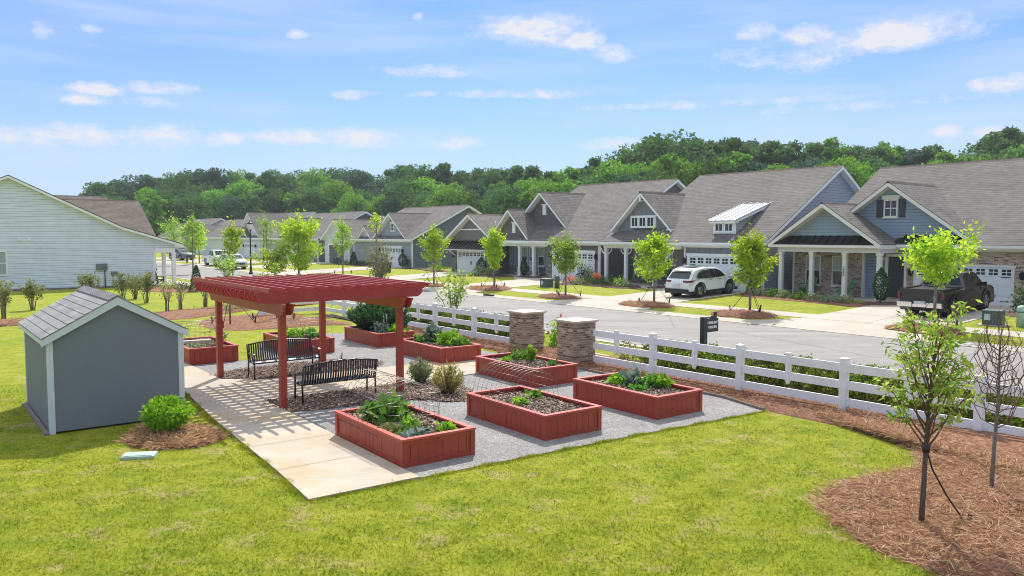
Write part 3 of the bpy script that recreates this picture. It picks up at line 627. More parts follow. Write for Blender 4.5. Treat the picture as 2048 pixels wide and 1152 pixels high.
ed = [(4.85,20.2),(4.5,16),(4.3,12),(4.17,10.35),(5.95,10.32),(10.2,10.2),(14.24,9.98)]; E_ = []          # longer tufts along the paving
for p, q_ in zip(ed, ed[1:]):
    p = np.array(G(*p)); q_ = np.array(G(*q_)); k_ = int(np.linalg.norm(q_-p)*900); f = rr.random((k_,1)); dn = q_-p; dn = np.array([-dn[1],dn[0]])/np.linalg.norm(dn)
    if dn@(p+q_) > 0: dn = -dn
    E_.append(p+(q_-p)*f+dn*(np.abs(rr.normal(0,.06,(k_,1)))-.02))
E_ = np.concatenate(E_); n = len(E_); d = unit(n); d[:,2] = np.abs(d[:,2])*.7+.3; d /= np.linalg.norm(d,axis=1,keepdims=True); h = (.035+.05*rr.random(n))[:,None]
cl = np.sin(E_[:,:1]*9)+np.sin(E_[:,1:]*13+1); h *= np.clip(.7+.4*cl,.3,1.5); b0 = np.concatenate([E_, np.zeros((n,1))],1); s = np.cross(d, unit(n)); s /= np.linalg.norm(s,axis=1,keepdims=True); s *= .006
q = quads('lawn_edge_grass', np.stack([b0-s, b0+s, b0+d*h],1).reshape(-1,3), 'grass', per=3); tag(q, kind='stuff')
#@@
# ---------------------------------------------------------------- shed
def build_shed():
    w, dp, h, hp = 2.405, 3.352, 1.82, 2.50
    rt = thing('garden_shed', 'grey windowless garden shed with white trim and shingled gable roof beside the path', 'shed', (-8.652,14.419,0), R(38))
    mb = MB(); pr = [(0,.04),(w,.04),(w,h),(w/2,hp),(0,h)]
    mb.prism(pr, lambda a,b,t_: (a,t_,b), 0, dp); mb.build('wall', 'shedwall', rt)
    for x, y in ((0,0),(w,0),(0,dp),(w,dp)):
        sx = -.015 if x == 0 else .015; sy = -.015 if y == 0 else .015; mb = MB()
        mb.box(*sorted((x+sx, x-sx*6)), *sorted((y+sy, y)), .0, h-.02); mb.box(*sorted((x+sx, x)), *sorted((y+sy*.9, y-sy*4)), .0, h-.02)
        mb.build('corner_board', 'shedtrim', rt)
    s = (hp-h)/(w/2); ov = .11; yo = .09
    mb = MB(); tr = MB()
    for sg in (-1, 1):
        xe = w/2+sg*(w/2+ov); ze = h-s*ov+.05; zr = hp+.05
        for k in range(9):       # overlapping shingle courses
            f0, f1 = k/9, (k+1)/9+.012; lift = .006
            a0 = (xe+(w/2-xe)*f0, ze+(zr-ze)*f0+lift+.016); a1 = (xe+(w/2-xe)*f1, ze+(zr-ze)*f1+.010)
            p = [(a0[0],-yo,a0[1]-.02),(a0[0],dp+yo,a0[1]-.02),(a1[0],dp+yo,a1[1]-.012),(a1[0],-yo,a1[1]-.012)]
            q = [(a0[0],-yo,a0[1]),(a0[0],dp+yo,a0[1]),(a1[0],dp+yo,a1[1]),(a1[0],-yo,a1[1])]
            mb.hexa(p+q)
    mb.build('roof', 'shedroof', rt)
    mb = MB()
    for k in range(24):
        y0 = -yo+k*(dp+2*yo)/24; y1 = y0+.16
        for sg in (-1,1): mb.hexa([(w/2,y0,hp+.075),(w/2+sg*.16,y0,hp+.075-s*.16),(w/2+sg*.16,y1,hp+.072-s*.16),(w/2,y1,hp+.072),(w/2,y0,hp+.095),(w/2+sg*.16,y0,hp+.095-s*.16),(w/2+sg*.16,y1,hp+.085-s*.16),(w/2,y1,hp+.085)])
    mb.build('ridge_cap', 'shedroof', rt)
    for y0, y1 in ((-yo+.01,-.002),(dp+.002,dp+yo-.01)):
        mb = MB()
        for sg in (-1,1):
            xe = w/2+sg*(w/2+ov-.01); ze = h-s*ov
            mb.prism([(w/2,hp+.045),(xe,ze+.045),(xe,ze-.085),(w/2,hp-.11)], lambda a,b,t_: (a,t_,b), y0, y1)
        mb.build('barge_board', 'shedtrim', rt)
    for sg in (0,1):
        mb = MB(); xe = -ov+.01 if sg == 0 else w+ov-.01
        mb.box(*sorted((xe, xe+(.04 if sg == 0 else -.04))), 0, dp, h-s*ov-.05, h-s*ov+.035); mb.build('fascia', 'shedtrim', rt)
    for x in (-.10, w+.02): mb = MB(); mb.box(x, x+.08, -.05, dp+.05, 0, .05); mb.build('skid', 'barkgrey', rt)
    mb = MB(); mb.tube([(w-.10,-.05,.02),(w-.10,-.05,.42)], .022); mb.tube([(w-.10,-.05,.42),(w-.10,-.12,.44),(w-.10,-.14,.38)], .018); mb.box(w-.15,w-.05,-.07,-.03,.33,.36)
    mb.build('spigot', 'greybox', rt)
build_shed()
# ---------------------------------------------------------------- pergola
def build_pergola():
    w, dp = 2.855, 4.472; rt = thing('pergola', 'dark red timber pergola with slatted open roof over the benches', 'pergola', (-4.942,16.685,0), R(37.1))
    for x in (0,w):
        for y in (0,dp):
            mb = MB(); mb.box(x-.07,x+.07,y-.07,y+.07,.0,2.28); mb.build('post', 'red', rt)
    def endcurve(L0, L1, z0, z1, n=6):
        """side outline of a beam with scooped ends"""
        r = (z1-z0)*.72; pts = [(L0,z1),(L0,z1-.06),(L0+.05,z1-.06)]
        pts += [(L0+.05+r*(1-math.cos(k*math.pi/2/n)), z1-.06-(z1-z0-.06)*math.sin(k*math.pi/2/n)) for k in range(1,n+1)]
        q = [(L0+L1-a, b) for a, b in pts][::-1]; return pts+q
    for x in (0,w):
        for s in (-1,1):
            mb = MB(); mb.prism(endcurve(-.45, dp+.45, 2.05, 2.30), lambda a,b,t_: (t_,a,b), x+s*.072, x+s*.115); mb.build('beam', 'red', rt)
    nr = 16
    for k in range(nr):
        y = -.10+k*(dp+.20)/(nr-1); mb = MB(); mb.prism(endcurve(-.62, w+.62, 2.302, 2.55), lambda a,b,t_: (a,t_,b), y-.021, y+.021)
        mb.build('rafter', 'redroof', rt)
    ns_ = 13
    for k in range(ns_):
        x = -.46+k*(w+.92)/(ns_-1); mb = MB()
        mb.prism([(-.62,2.652),(-.53,2.552),(dp+.53,2.552),(dp+.62,2.652)], lambda a,b,t_: (t_,a,b), x-.018, x+.018); mb.build('slat', 'redslat', rt)
    return rt
build_pergola()
# ---------------------------------------------------------------- benches
def build_bench():
    rt = thing('park_bench', 'black steel bench on the far side of the pergola facing the camera', 'bench', group='benches under the pergola')
    Lx = .89
    def arch(x): return .84+.075*(1-(x/Lx)**2)
    mb = MB()
    for k in range(29):
        x = -Lx+.05+k*(2*Lx-.10)/28; z1 = arch(x)-.012
        pts = [(x,.165,.435),(x,.205,.50),(x,.235,.62),(x,.262,z1)]
        for p, q in zip(pts, pts[1:]): mb.bar(p, q, .040, .008, up=(0,1,0))
    mb.build('backrest', 'benchmetal', rt)
    mb = MB()
    for k in range(29):
        x = -Lx+.05+k*(2*Lx-.10)/28; pts = [(x,.165,.435),(x,.0,.425),(x,-.20,.445),(x,-.245,.425),(x,-.255,.39)]
        for p, q in zip(pts, pts[1:]): mb.bar(p, q, .040, .008)
    mb.build('seat', 'benchmetal', rt)
    mb = MB(); pts = [(x,.264,arch(x)) for x in np.linspace(-Lx-.02,Lx+.02,15)]; mb.tube(pts, .017, 8); mb.build('top_rail', 'benchmetal', rt)
    mb = MB(); mb.tube([(-Lx,.16,.42),(Lx,.16,.42)], .015, 6); mb.tube([(-Lx,-.24,.40),(Lx,-.24,.40)], .015, 6); mb.build('seat_rail', 'benchmetal', rt)
    for s in (-1,1):
        mb = MB(); mb.tube([(s*Lx,-.27,0),(s*Lx,-.25,.40),(s*Lx,-.25,.62)], .022, 8); mb.box(s*Lx-.035,s*Lx+.035,-.31,-.23,0,.012); mb.build('leg', 'benchmetal', rt)
        mb = MB(); mb.tube([(s*Lx,.20,0),(s*Lx,.165,.42),(s*Lx,.262,.85)], .022, 8); mb.box(s*Lx-.035,s*Lx+.035,.16,.24,0,.012); mb.build('leg', 'benchmetal', rt)
        mb = MB(); pts = [(s*Lx,-.29,.63),(s*Lx,-.22,.655),(s*Lx,0,.625),(s*Lx,.21,.665)]
        for p, q in zip(pts, pts[1:]): mb.bar(p, q, .055, .02)
        mb.build('armrest', 'benchmetal', rt)
        mb = MB(); mb.tube([(s*Lx,-.25,.40),(s*Lx,.165,.42)], .016, 6); mb.build('side_rail', 'benchmetal', rt)
    return rt
b1 = build_bench(); b1.location = (*G(7.5,20.18), .035); b1.rotation_euler = (0,0,GT+R(1.5))
b2 = dup(b1, (*G(7.41,16.62), .0), GT+math.pi, 'black steel bench on the near side of the pergola seen from behind')
b2.location.z = .012
# ---------------------------------------------------------------- raised beds
BL, BW, BH = 2.61, 1.43, .47
def build_bed(L_=BL, W_=BW, H_=BH):
    rt = thing('raised_bed', '', 'planter', group='red timber raised beds on the gravel')
    hx, hy = W_/2, L_/2; cw = .09
    def panel(ax, sg):
        mb = MB(); half = (hy if ax == 'y' else hx)-.02; n = max(3, int(2*half/.145)); th = .022
        off = (hx if ax == 'y' else hy)-.05
        rr_ = random.Random(int(half*100)+sg)
        for k in range(n):
            a0 = -half+k*2*half/n+.003; a1 = -half+(k+1)*2*half/n-.003; d = rr_.uniform(0,.003); lo, hi = sorted((sg*(off-.02), sg*(off+th*.5+d)))
            if ax == 'y': mb.box(lo,hi,a0,a1,.06,H_-.05)
            else: mb.box(a0,a1,lo,hi,.06,H_-.05)
        lo, hi = sorted((sg*(off-.018), sg*(off+th*1.2)))
        for z0, z1 in ((.0,.075),(H_-.115,H_-.036)):
            if ax == 'y': mb.box(lo,hi,-half,half,z0,z1)
            else: mb.box(-half,half,lo,hi,z0,z1)
        mb.build('side_panel', 'red', rt)
    for sg in (-1,1): panel('y', sg); panel('x', sg)
    for sx in (-1,1):
        for sy in (-1,1):
            mb = MB(); x0, x1 = sorted((sx*(hx-.012), sx*(hx-.012-cw))); y0, y1 = sorted((sy*(hy-.012), sy*(hy-.012-cw))); mb.box(x0,x1,y0,y1,0,H_-.036); mb.build('corner_post', 'red', rt)
    iw = .10; z0, z1 = H_-.034, H_
    O = [(-hx,-hy),(hx,-hy),(hx,hy),(-hx,hy)]; I = [(-hx+iw,-hy+iw),(hx-iw,-hy+iw),(hx-iw,hy-iw),(-hx+iw,hy-iw)]
    for i in range(4):
        j = (i+1)%4; q = [O[i],O[j],I[j],I[i]]; e = .002
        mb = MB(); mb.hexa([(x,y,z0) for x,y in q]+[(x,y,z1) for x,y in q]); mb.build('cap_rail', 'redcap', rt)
    nx, ny = 16, 28; vs = []
    for j in range(ny+1):
        for i in range(nx+1):
            x = -hx+.07+i*(W_-.14)/nx; y = -hy+.07+j*(L_-.14)/ny
            vs.append((x,y,H_-.105+.035*math.sin(x*3+1)*math.cos(y*2.3)+RNG.normal(0,.012)))
    me = bpy.data.meshes.new('soil'); me.from_pydata(vs, [], [(j*(nx+1)+i, j*(nx+1)+i+1, (j+1)*(nx+1)+i+1, (j+1)*(nx+1)+i) for j in range(ny) for i in range(nx)])
    so_ = link('soil', me, 'soil', rt)
    n = 2600; P = np.stack([RNG.uniform(-hx+.09,hx-.09,n), RNG.uniform(-hy+.09,hy-.09,n), np.full(n,H_-.09)+RNG.random(n)*.02],1)
    P[:,2] += .035*np.sin(P[:,0]*3+1)*np.cos(P[:,1]*2.3)
    d = unit(n); d[:,2] *= .25; q = quads('mulch_chips', leafverts(P, .055, .55, dirs=d, up=1.5), 'chip', so_); q['kind'] = 'stuff'
    return rt
BEDS = [('A',(-1.75,12.28),'nearest red raised bed at the edge of the path with squash and a wire arch'),
        ('B',(.61,13.99),'red raised bed with bare mulch, two seedlings and a wire arch'),
        ('C',(2.96,15.65),'red raised bed with kale nearest the right end of the gravel'),
        ('D',(.56,18.96),'red raised bed in front of the brick pillars'),
        ('E',(-2.05,22.47),'red raised bed with bright green lettuce beside the white fence'),
        ('F',(-4.47,25.78),'red raised bed with the big rosemary bush in the far corner')]
bed = build_bed(); BC = {}
for i, (k, p, lab) in enumerate(BEDS):
    c = np.array(p)+E1*BW/2+E2*BL/2; BC[k] = c
    o = bed if i == 0 else dup(bed, (0,0,0), 0); o.location = (c[0],c[1],.012); o.rotation_euler = (0,0,R(36.7)); o['label'] = lab
# two beds set the other way round
gnear = np.array(G(8.86,23.30)); k = 'G'; c = np.array(G(8.86+.75, 23.25+1.30)); BC['G'] = c
o = dup(bed, (c[0],c[1],.012), R(36.8), 'red raised bed behind the far bench with lettuce and a faint wire arch')
c = np.array(G(5.86+.73, 23.28+1.36)); BC['H'] = c
o = dup(bed, (c[0],c[1],.012), R(36.8), 'red raised bed half hidden behind the grey shed')
def inbed(k, lx, ly, z=.38):
    c = BC[k]+E1*lx+E2*ly; return (float(c[0]), float(c[1]), z)
# wire arches over the beds
def build_arch(wd=1.2, ln=1.35, ht=.72, na=10, nl=11):
    rt = thing('wire_arch', '', 'trellis', group='wire mesh arches over the beds'); r = .0034
    def P(f, y): a = math.pi*f; return (-wd/2*math.cos(a)*(1.0), y, ht*math.sin(a)**.8)
    mb = MB()
    for k in range(na):
        y = -ln/2+ln*k/(na-1); mb.tube([P(f,y) for f in np.linspace(0,1,17)], r, 4)
    mb.build('hoop', 'wire', rt); rt2 = rt
    mb = MB()
    for k in range(nl):
        f = k/(nl-1); mb.tube([P(f,-ln/2),P(f,ln/2)], r, 4)
    mb.build('cross_wire', 'wire', rt); return rt
ar = build_arch(); p = inbed('B',-.0,.55,.36); ar.location = p; ar.rotation_euler = (0,0,R(36.7)); ar['label'] = 'rusty wire mesh arch over the bed with two seedlings'
a2 = dup(ar, inbed('A',-.05,.45,.34), R(36.7), 'wide wire mesh arch over the squash in the nearest bed', s=(1.05,1.2,1.2))
a3 = dup(ar, inbed('H',-.2,.2,.34), R(126.8), 'faint wire mesh arch over the bed behind the shed', s=(1.1,1.0,1.1))
a4 = dup(ar, inbed('G',.2,-.1,.34), R(126.8), 'faint wire mesh arch over the bed behind the far bench', s=(1.1,1.0,1.0))
def cage(loc, r, h, label):
    mb = MB()
    for z in (h*.1, h*.35, h*.65, h): 
        rr_ = r*(.75+.35*z/h); mb.tube([(rr_*math.cos(a), rr_*math.sin(a), z) for a in np.linspace(0,2*math.pi,17)], .004, 4)
    for a in (0,2.1,4.2): mb.tube([(r*.7*math.cos(a), r*.7*math.sin(a), 0),(r*1.1*math.cos(a), r*1.1*math.sin(a), h*1.02)], .004, 4)
    o = mb.build('tomato_cage', 'wire', None, loc); tag(o, label, 'plant cage', 'wire plant cages in the nearest bed')
cage(inbed('A',.38,-.35), .17, .62, 'wire plant cage at the right side of the nearest bed')
cage(inbed('A',-.12,.05), .16, .55, 'wire plant cage beside the squash in the nearest bed')
# ---------------------------------------------------------------- plants
def mass(n, r, h, rng=RNG, shell=.55, base=.0):
    """points through a dome"""
    u = unit(n, rng); u[:,2] = np.abs(u[:,2]); k = (shell+(1-shell)*rng.random((n,1)))
    P = u*k*np.array([r,r,h]); P *= 1+.18*np.sin(u[:,:1]*7+u[:,1:2]*5); P[:,2] += base; return P
def plant(name, label, cat, loc, r, h, n, size, mat, asp=.55, rz=0, shell=.5, up=.4, stems=5, group=None, droop=0, radial=0., stemmat='bark'):
    rt = thing(name, label, cat, loc, rz, group)
    P = mass(n, r, h, shell=shell); d = None
    if radial: 
        d = P/np.array([r,r,h]); d = d/np.linalg.norm(d,axis=1,keepdims=True)*radial+unit(n)*(1-radial); d[:,2] += .25
    quads('foliage', leafverts(P, size, asp, up, droop, d), mat, rt)
    mb = MB()
    for k in range(stems):
        a = k*2.4; q = (r*.55*math.cos(a), r*.55*math.sin(a), h*.75); mb.tube([(.15*q[0],.15*q[1],-.03),(q[0]*.6,q[1]*.6,h*.45),q], [.016*max(.5,r),.012*max(.5,r),.006], 5)
    mb.build('stem', stemmat, rt); return rt
def spiky(name, label, cat, loc, r, h, nst, size, mat, group=None, nl=26, asp=.16):
    rt = thing(name, label, cat, loc, 0, group); mb = MB(); Ps = []; Ds = []
    for k in range(nst):
        a = random.uniform(0, 6.28); t_ = math.sqrt(random.random()); hh = h*(1-.45*t_*t_)*random.uniform(.75,1.12)
        tip = np.array([r*t_*math.cos(a), r*t_*math.sin(a), hh]); b0 = np.array([.25*tip[0],.25*tip[1],-.02])
        mb.tube([b0,(b0+tip)/2+np.array([0,0,hh*.06]),tip], [.008,.006,.003], 4)
        f = RNG.random((nl,1))**.7; P = b0+(tip-b0)*(.15+.87*f); Ps.append(P+RNG.normal(0,.012,(nl,3)))
        dd = unit(nl)*.75+(tip-b0)/np.linalg.norm(tip-b0)*.8; Ds.append(dd)
    quads('foliage', leafverts(np.concatenate(Ps), size, asp, 0, 0, np.concatenate(Ds)), mat, rt); mb.build('stem', 'twig', rt); return rt
VG = 'vegetables growing in the raised beds'
# nearest bed A: squash, greens, seedlings
plant('squash_plant', 'large leaved dark green squash filling the far half of the nearest bed', 'plant', inbed('A',-.12,.45), .42, .34, 230, .18, 'leaf_veg', .95, group=VG, up=1.6)
plant('squash_plant', 'leafy squash shoot climbing at the far corner of the nearest bed', 'plant', inbed('A',.28,.80), .28, .34, 100, .15, 'leaf_veg', .9, group=VG, up=1.4)
plant('herb', 'low trailing yellow green herbs along the left edge of the nearest bed', 'plant', inbed('A',-.42,-.30,.36), .30, .14, 380, .07, 'leaf_straw', .6, group=VG, up=.8)
plant('herb', 'sprawling green herbs in the middle of the nearest bed', 'plant', inbed('A',-.22,-.55,.36), .28, .13, 240, .07, 'leaf_veg', .7, group=VG, up=.8)
plant('cabbage', 'pale grey green cabbage near the front corner of the nearest bed', 'plant', inbed('A',-.05,-.80,.36), .17, .12, 46, .12, 'leaf_blue', .9, group=VG, up=1)
plant('cabbage', 'second grey green cabbage beside the front corner of the nearest bed', 'plant', inbed('A',-.35,-.92,.36), .16, .12, 46, .11, 'leaf_blue', .9, group=VG, up=1)
plant('pepper_plant', 'small bright green seedling at the right end of the nearest bed', 'plant', inbed('A',.42,-.85,.36), .16, .20, 60, .12, 'leaf_bright', .8, group=VG, up=1)
plant('pepper_plant', 'small bright green plant in the centre of the nearest bed', 'plant', inbed('A',.05,-.25,.36), .18, .22, 80, .11, 'leaf_bright', .7, group=VG, up=1)
# B
plant('seedling', 'yellow green seedling on bare mulch under the left end of the wire arch', 'plant', inbed('B',-.22,.10,.37), .16, .17, 55, .12, 'leaf_bright', .7, group=VG, up=1)
plant('seedling', 'dark green seedling on bare mulch beside the wire arch', 'plant', inbed('B',.28,.28,.37), .17, .18, 50, .13, 'leaf_veg', .8, group=VG, up=1)
# C
plant('kale', 'frilly green kale at the left end of the bed by the fence', 'plant', inbed('C',.05,.55,.38), .29, .21, 240, .11, 'leaf_bright', .8, group=VG, up=.8)
plant('kale', 'silver leaved kale in the middle of the bed by the fence', 'plant', inbed('C',.08,.18,.38), .20, .36, 80, .20, 'leaf_blue', .9, group=VG, up=.2)
plant('kale', 'tall green kale at the right of the silver leaved one', 'plant', inbed('C',.30,-.15,.38), .28, .30, 230, .12, 'leaf_veg', .8, group=VG, up=.8)
plant('chard', 'yellow green chard at the far edge of the bed by the fence', 'plant', inbed('C',.45,-.35,.38), .22, .33, 150, .12, 'leaf_bright', .7, group=VG, up=.7)
plant('lettuce', 'low dark lettuce in front of the kale by the fence', 'plant', inbed('C',-.10,-.20,.37), .24, .12, 130, .10, 'leaf_veg', .9, group=VG, up=1.2)
# D
plant('bean_plant', 'leafy bean plant on the left of the bed before the pillars', 'plant', inbed('D',-.20,.55,.38), .17, .16, 80, .09, 'leaf_bright', .7, group=VG, up=1)
plant('bean_plant', 'bushy bean plant at the back of the bed before the pillars', 'plant', inbed('D',.25,.55,.38), .32, .26, 260, .10, 'leaf_veg', .7, group=VG, up=.8)
spiky('bean_plant', 'tall leggy yellow green bean plant in the bed before the pillars', 'plant', inbed('D',.22,.0,.38), .13, .45, 7, .10, 'leaf_bright', VG, 24, .6)
spiky('flowering_herb', 'wispy flowering herb at the far corner of the bed before the pillars', 'plant', inbed('D',.40,.85,.38), .28, .5, 10, .05, 'leaf_straw', VG, 12, .5)
plant('bean_plant', 'tiny seedling at the right end of the bed before the pillars', 'plant', inbed('D',.35,-.75,.38), .12, .18, 30, .09, 'leaf_veg', .7, group=VG, up=1)
# E
plant('lettuce', 'big clump of bright green lettuce in the bed beside the white fence', 'plant', inbed('E',.28,-.15,.38), .44, .36, 460, .16, 'leaf_bright', .6, group=VG, up=.3)
plant('broccoli', 'blue green broccoli at the left of the bright lettuce', 'plant', inbed('E',.15,.62,.38), .30, .62, 420, .13, 'leaf_blue', .8, group=VG, up=.6)
plant('lettuce', 'dark low greens at the left end of the bed beside the white fence', 'plant', inbed('E',-.15,.75,.38), .32, .24, 240, .10, 'leaf_veg', .8, group=VG, up=.8)
plant('lettuce', 'mixed greens at the front right of the bright lettuce', 'plant', inbed('E',.35,-.75,.38), .28, .28, 200, .12, 'leaf_veg', .7, group=VG, up=.8)
# F
def big_rosemary():
    spiky('rosemary_bush', 'huge dark green rosemary bush spilling over the far corner bed', 'shrub', inbed('F',.05,.45,.34), .95, 1.05, 310, .10, 'leaf_rosemary', None, 70, .3)
big_rosemary()
spiky('rosemary_bush', 'smaller rosemary bush at the right behind the far corner bed', 'shrub', inbed('F',.55,-.35,.36), .5, .9, 90, .09, 'leaf_rosemary', None, 60, .28)
plant('tomato_plant', 'pale green tomato plant in front of the big rosemary', 'plant', inbed('F',-.15,-.55,.38), .38, .45, 420, .10, 'leaf_blue', .6, group=VG, up=.5)
plant('squash_plant', 'bright green squash at the right end of the far corner bed', 'plant', inbed('F',.2,-.95,.38), .36, .30, 240, .13, 'leaf_bright', .9, group=VG, up=1.2)
for dx, nm in ((-.02,'left'),(.1,'right')):
    mb = MB(); mb.box(-.02,.02,-.012,.012,0,.62); o = mb.build('plant_stake', 'white', None, inbed('F',dx,-.42,.38)); tag(o, 'white plant stake beside the tomato plant', 'stake', 'white stakes in the far corner bed')
# G and H
plant('lettuce', 'bright lettuce on the left in the bed behind the far bench', 'plant', inbed('G',-.05,.20,.38), .30, .30, 200, .13, 'leaf_bright', .8, group=VG, up=.8)
plant('lettuce', 'dark leafy greens on the right in the bed behind the far bench', 'plant', inbed('G',.35,-.2,.38), .30, .30, 200, .13, 'leaf_veg', .8, group=VG, up=.8)
mb = MB(); mb.lathe([(.05,0),(.07,.13),(.075,.14),(.06,.14)], 12); o = mb.build('flower_pot', 'pot', None, inbed('G',.12,-.35,.38)); tag(o, 'small terracotta pot in the bed behind the far bench', 'pot')
plant('strawberry_plant', 'trailing greens on the left in the bed behind the shed', 'plant', inbed('H',-.35,-.5,.37), .4, .12, 240, .08, 'leaf_sage', .8, group=VG, up=.8)
spiky('tomato_plant', 'leggy tomato plant at the right end of the bed behind the shed', 'plant', inbed('H',.48,-.2,.38), .2, .62, 9, .09, 'leaf_sage', VG, 16, .6)
mb = MB(); mb.box(-.5,.5,-.12,.12,0,.10); o = mb.build('timber_plank', 'capstone', None, inbed('H',-.1,.45,.40), R(36.8)); tag(o, 'pale timber plank lying across the bed behind the shed', 'plank')
# ornamental shrubs
spiky('lavender_shrub', 'grey green lavender shrub behind the right pergola post', 'shrub', (*G(9.85,17.0),.03), .34, .60, 60, .085, 'leaf_sage', 'lavender shrubs in the bark chips', 40, .2)
spiky('lavender_shrub', 'ochre lavender shrub in the chips left of the bed with the seedlings', 'shrub', (*G(9.72,15.5),.03), .42, .66, 75, .085, 'leaf_ochre', 'lavender shrubs in the bark chips', 36, .18)
rt = thing('gardenia_shrub', 'round bright green shrub in a straw ring beside the shed', 'shrub', (*G(3.45,15.35),.05))
u_ = unit(1500); P = u_*(.62+.38*RNG.random((1500,1)))*np.array([.42,.42,.28])+np.array([0,0,.37]); P *= 1+.10*np.sin(u_[:,:1]*9+u_[:,2:]*7)
quads('foliage', leafverts(P, .085, .62, .6, 0, unit(1500)*.8+u_*.5), 'leaf_bright', rt)
mb = MB()
for k in range(9): a = k*.7; mb.tube([(.03*math.cos(a),.03*math.sin(a),-.03),(.16*math.cos(a),.16*math.sin(a),.2),(.3*math.cos(a),.3*math.sin(a),.48)], [.014,.011,.006], 5)
mb.build('stem', 'bark', rt)
spiky('weed', 'small dry weed standing in the gravel behind the benches', 'weed', (*G(9.6,21.2),.01), .06, .45, 4, .05, 'leaf_ochre', None, 8, .3)
# irrigation lid, scraps on the lawn
mb = MB(); mb.box(-.26,.26,-.15,.15,0,.05); mb.box(-.22,.22,-.12,.12,.05,.062); o = mb.build('valve_box_lid', 'green_lid', None, (-6.29,12.97,0), R(12)); tag(o, 'pale green irrigation valve lid set in the lawn before the shed', 'valve lid')
# ---------------------------------------------------------------- fences and pillars
def fence_run(label, p0, p1, posts, stiles, closed=True):
    p0 = np.array(p0); p1 = np.array(p1); d = p1-p0; Ln = float(np.linalg.norm(d)); ang = math.atan2(d[1], d[0])
    rt = thing('rail_fence', label, 'fence', (p0[0],p0[1],0), ang, 'white three rail fence runs')
    for a in posts:
        mb = MB(); mb.box(a-.075,a+.075,-.075,.075,-.05,1.16); mb.add([(a-.082,-.082,1.16),(a+.082,-.082,1.16),(a+.082,.082,1.16),(a-.082,.082,1.16),(a,0,1.19)], [(0,1,4),(1,2,4),(2,3,4),(3,0,4),(3,2,1,0)]); mb.build('post', 'fence', rt)
    for z0, z1 in ((.13,.31),(.50,.68),(.87,1.05)):
        mb = MB(); mb.box(0,Ln,-.022,.022,z0,z1); mb.build('rail', 'fence', rt)
    for a in stiles:
        mb = MB(); mb.prism([(a-.05,1.12),(a+.05,1.12),(a+.05,.50),(a,.40),(a-.05,.50)], lambda x,z,t_: (x,t_,z), -.052, .052); mb.build('stile', 'fence', rt)
    return rt
NR = 15.86; NL = 16.36
fence_run('white three rail fence from the right brick pillar past the sign', W(-15.95,NR), W(6.5,NR), [15.95-x for x in (13.72,11.0,8.4,5.75,3.1,.45,-2.2,-4.85)], [15.95-x for x in (15.05,12.35,9.72,7.08,4.42,1.78,-.87,-3.5)])
fence_run('white three rail fence behind the rosemary ending at the left brick pillar', W(-35.1,NL), W(-19.75,NL), [35.1-x for x in (35.1,32.6,30.05,27.45,25.04,22.5)], [35.1-x for x in (33.9,31.35,28.75,26.25,23.78,21.2)])
ce = W(-35.1,NL); fe = (-11.55,35.7); Lf = math.hypot(fe[0]-ce[0], fe[1]-ce[1])
fence_run('short white three rail fence returning from the far corner', ce, fe, [Lf], [Lf*.5])
def pillar(loc, label, rz):
    rt = thing('brick_pillar', label, 'pillar', loc, rz, 'brick entrance pillars'); h = 1.22
    mb = MB(); mb.box(-.40,.40,-.40,.40,0,h); mb.build('shaft', 'brick', rt)
    mb = MB(); mb.box(-.43,.43,-.43,.43,h+.002,h+.03); mb.add([(-.47,-.47,h+.032),(.47,-.47,h+.032),(.47,.47,h+.032),(-.47,.47,h+.032),(-.47,-.47,h+.075),(.47,-.47,h+.075),(.47,.47,h+.075),(-.47,.47,h+.075),(0,0,h+.085)], [(3,2,1,0),(0,1,5,4),(1,2,6,5),(2,3,7,6),(3,0,4,7),(4,5,8),(5,6,8),(6,7,8),(7,4,8)])
    mb.build('cap', 'capstone', rt)
pl = np.array(at(1049,705,0)[:2])+ (E1+E2)*.40; pr_ = np.array(at(1150,732,0)[:2])+(E1+E2)*.40
pillar((pl[0],pl[1],0), 'left brick entrance pillar with pale stone cap', GT); pillar((pr_[0],pr_[1],0), 'right brick entrance pillar where the white fence starts', GT)
# ---------------------------------------------------------------- sign
def sign():
    rt = thing('garden_sign', 'charcoal COMMUNITY GARDEN sign on a post beyond the white fence', 'sign', (5.52,22.3,.05), TH)
    mb = MB(); mb.box(-.075,.075,-.075,.075,-.1,1.38); mb.build('post', 'signboard', rt)
    mb = MB(); pts = [(.077,.93),(.64,.93),(.64,1.32),(.56,1.32)]+[(.36+.16*math.cos(a), 1.33+.075*math.sin(a)) for a in np.linspace(0,math.pi,9)]+[(.16,1.32),(.077,1.32)]
    mb.prism(pts, lambda a,b,t_: (a,t_,b), -.03, .03); mb.build('board', 'signboard', rt)
    mb = MB(); mb.box(.50,.57,-.025,.045,1.321,1.50); mb.build('finial', 'signboard', rt)
    for i, tx in enumerate(('COMMUNITY', 'GARDEN')): text_mesh('lettering', tx, .098, 'lettering', rt, (.36,-.036,1.17-.13*i), 1, .004, .004)
sign()
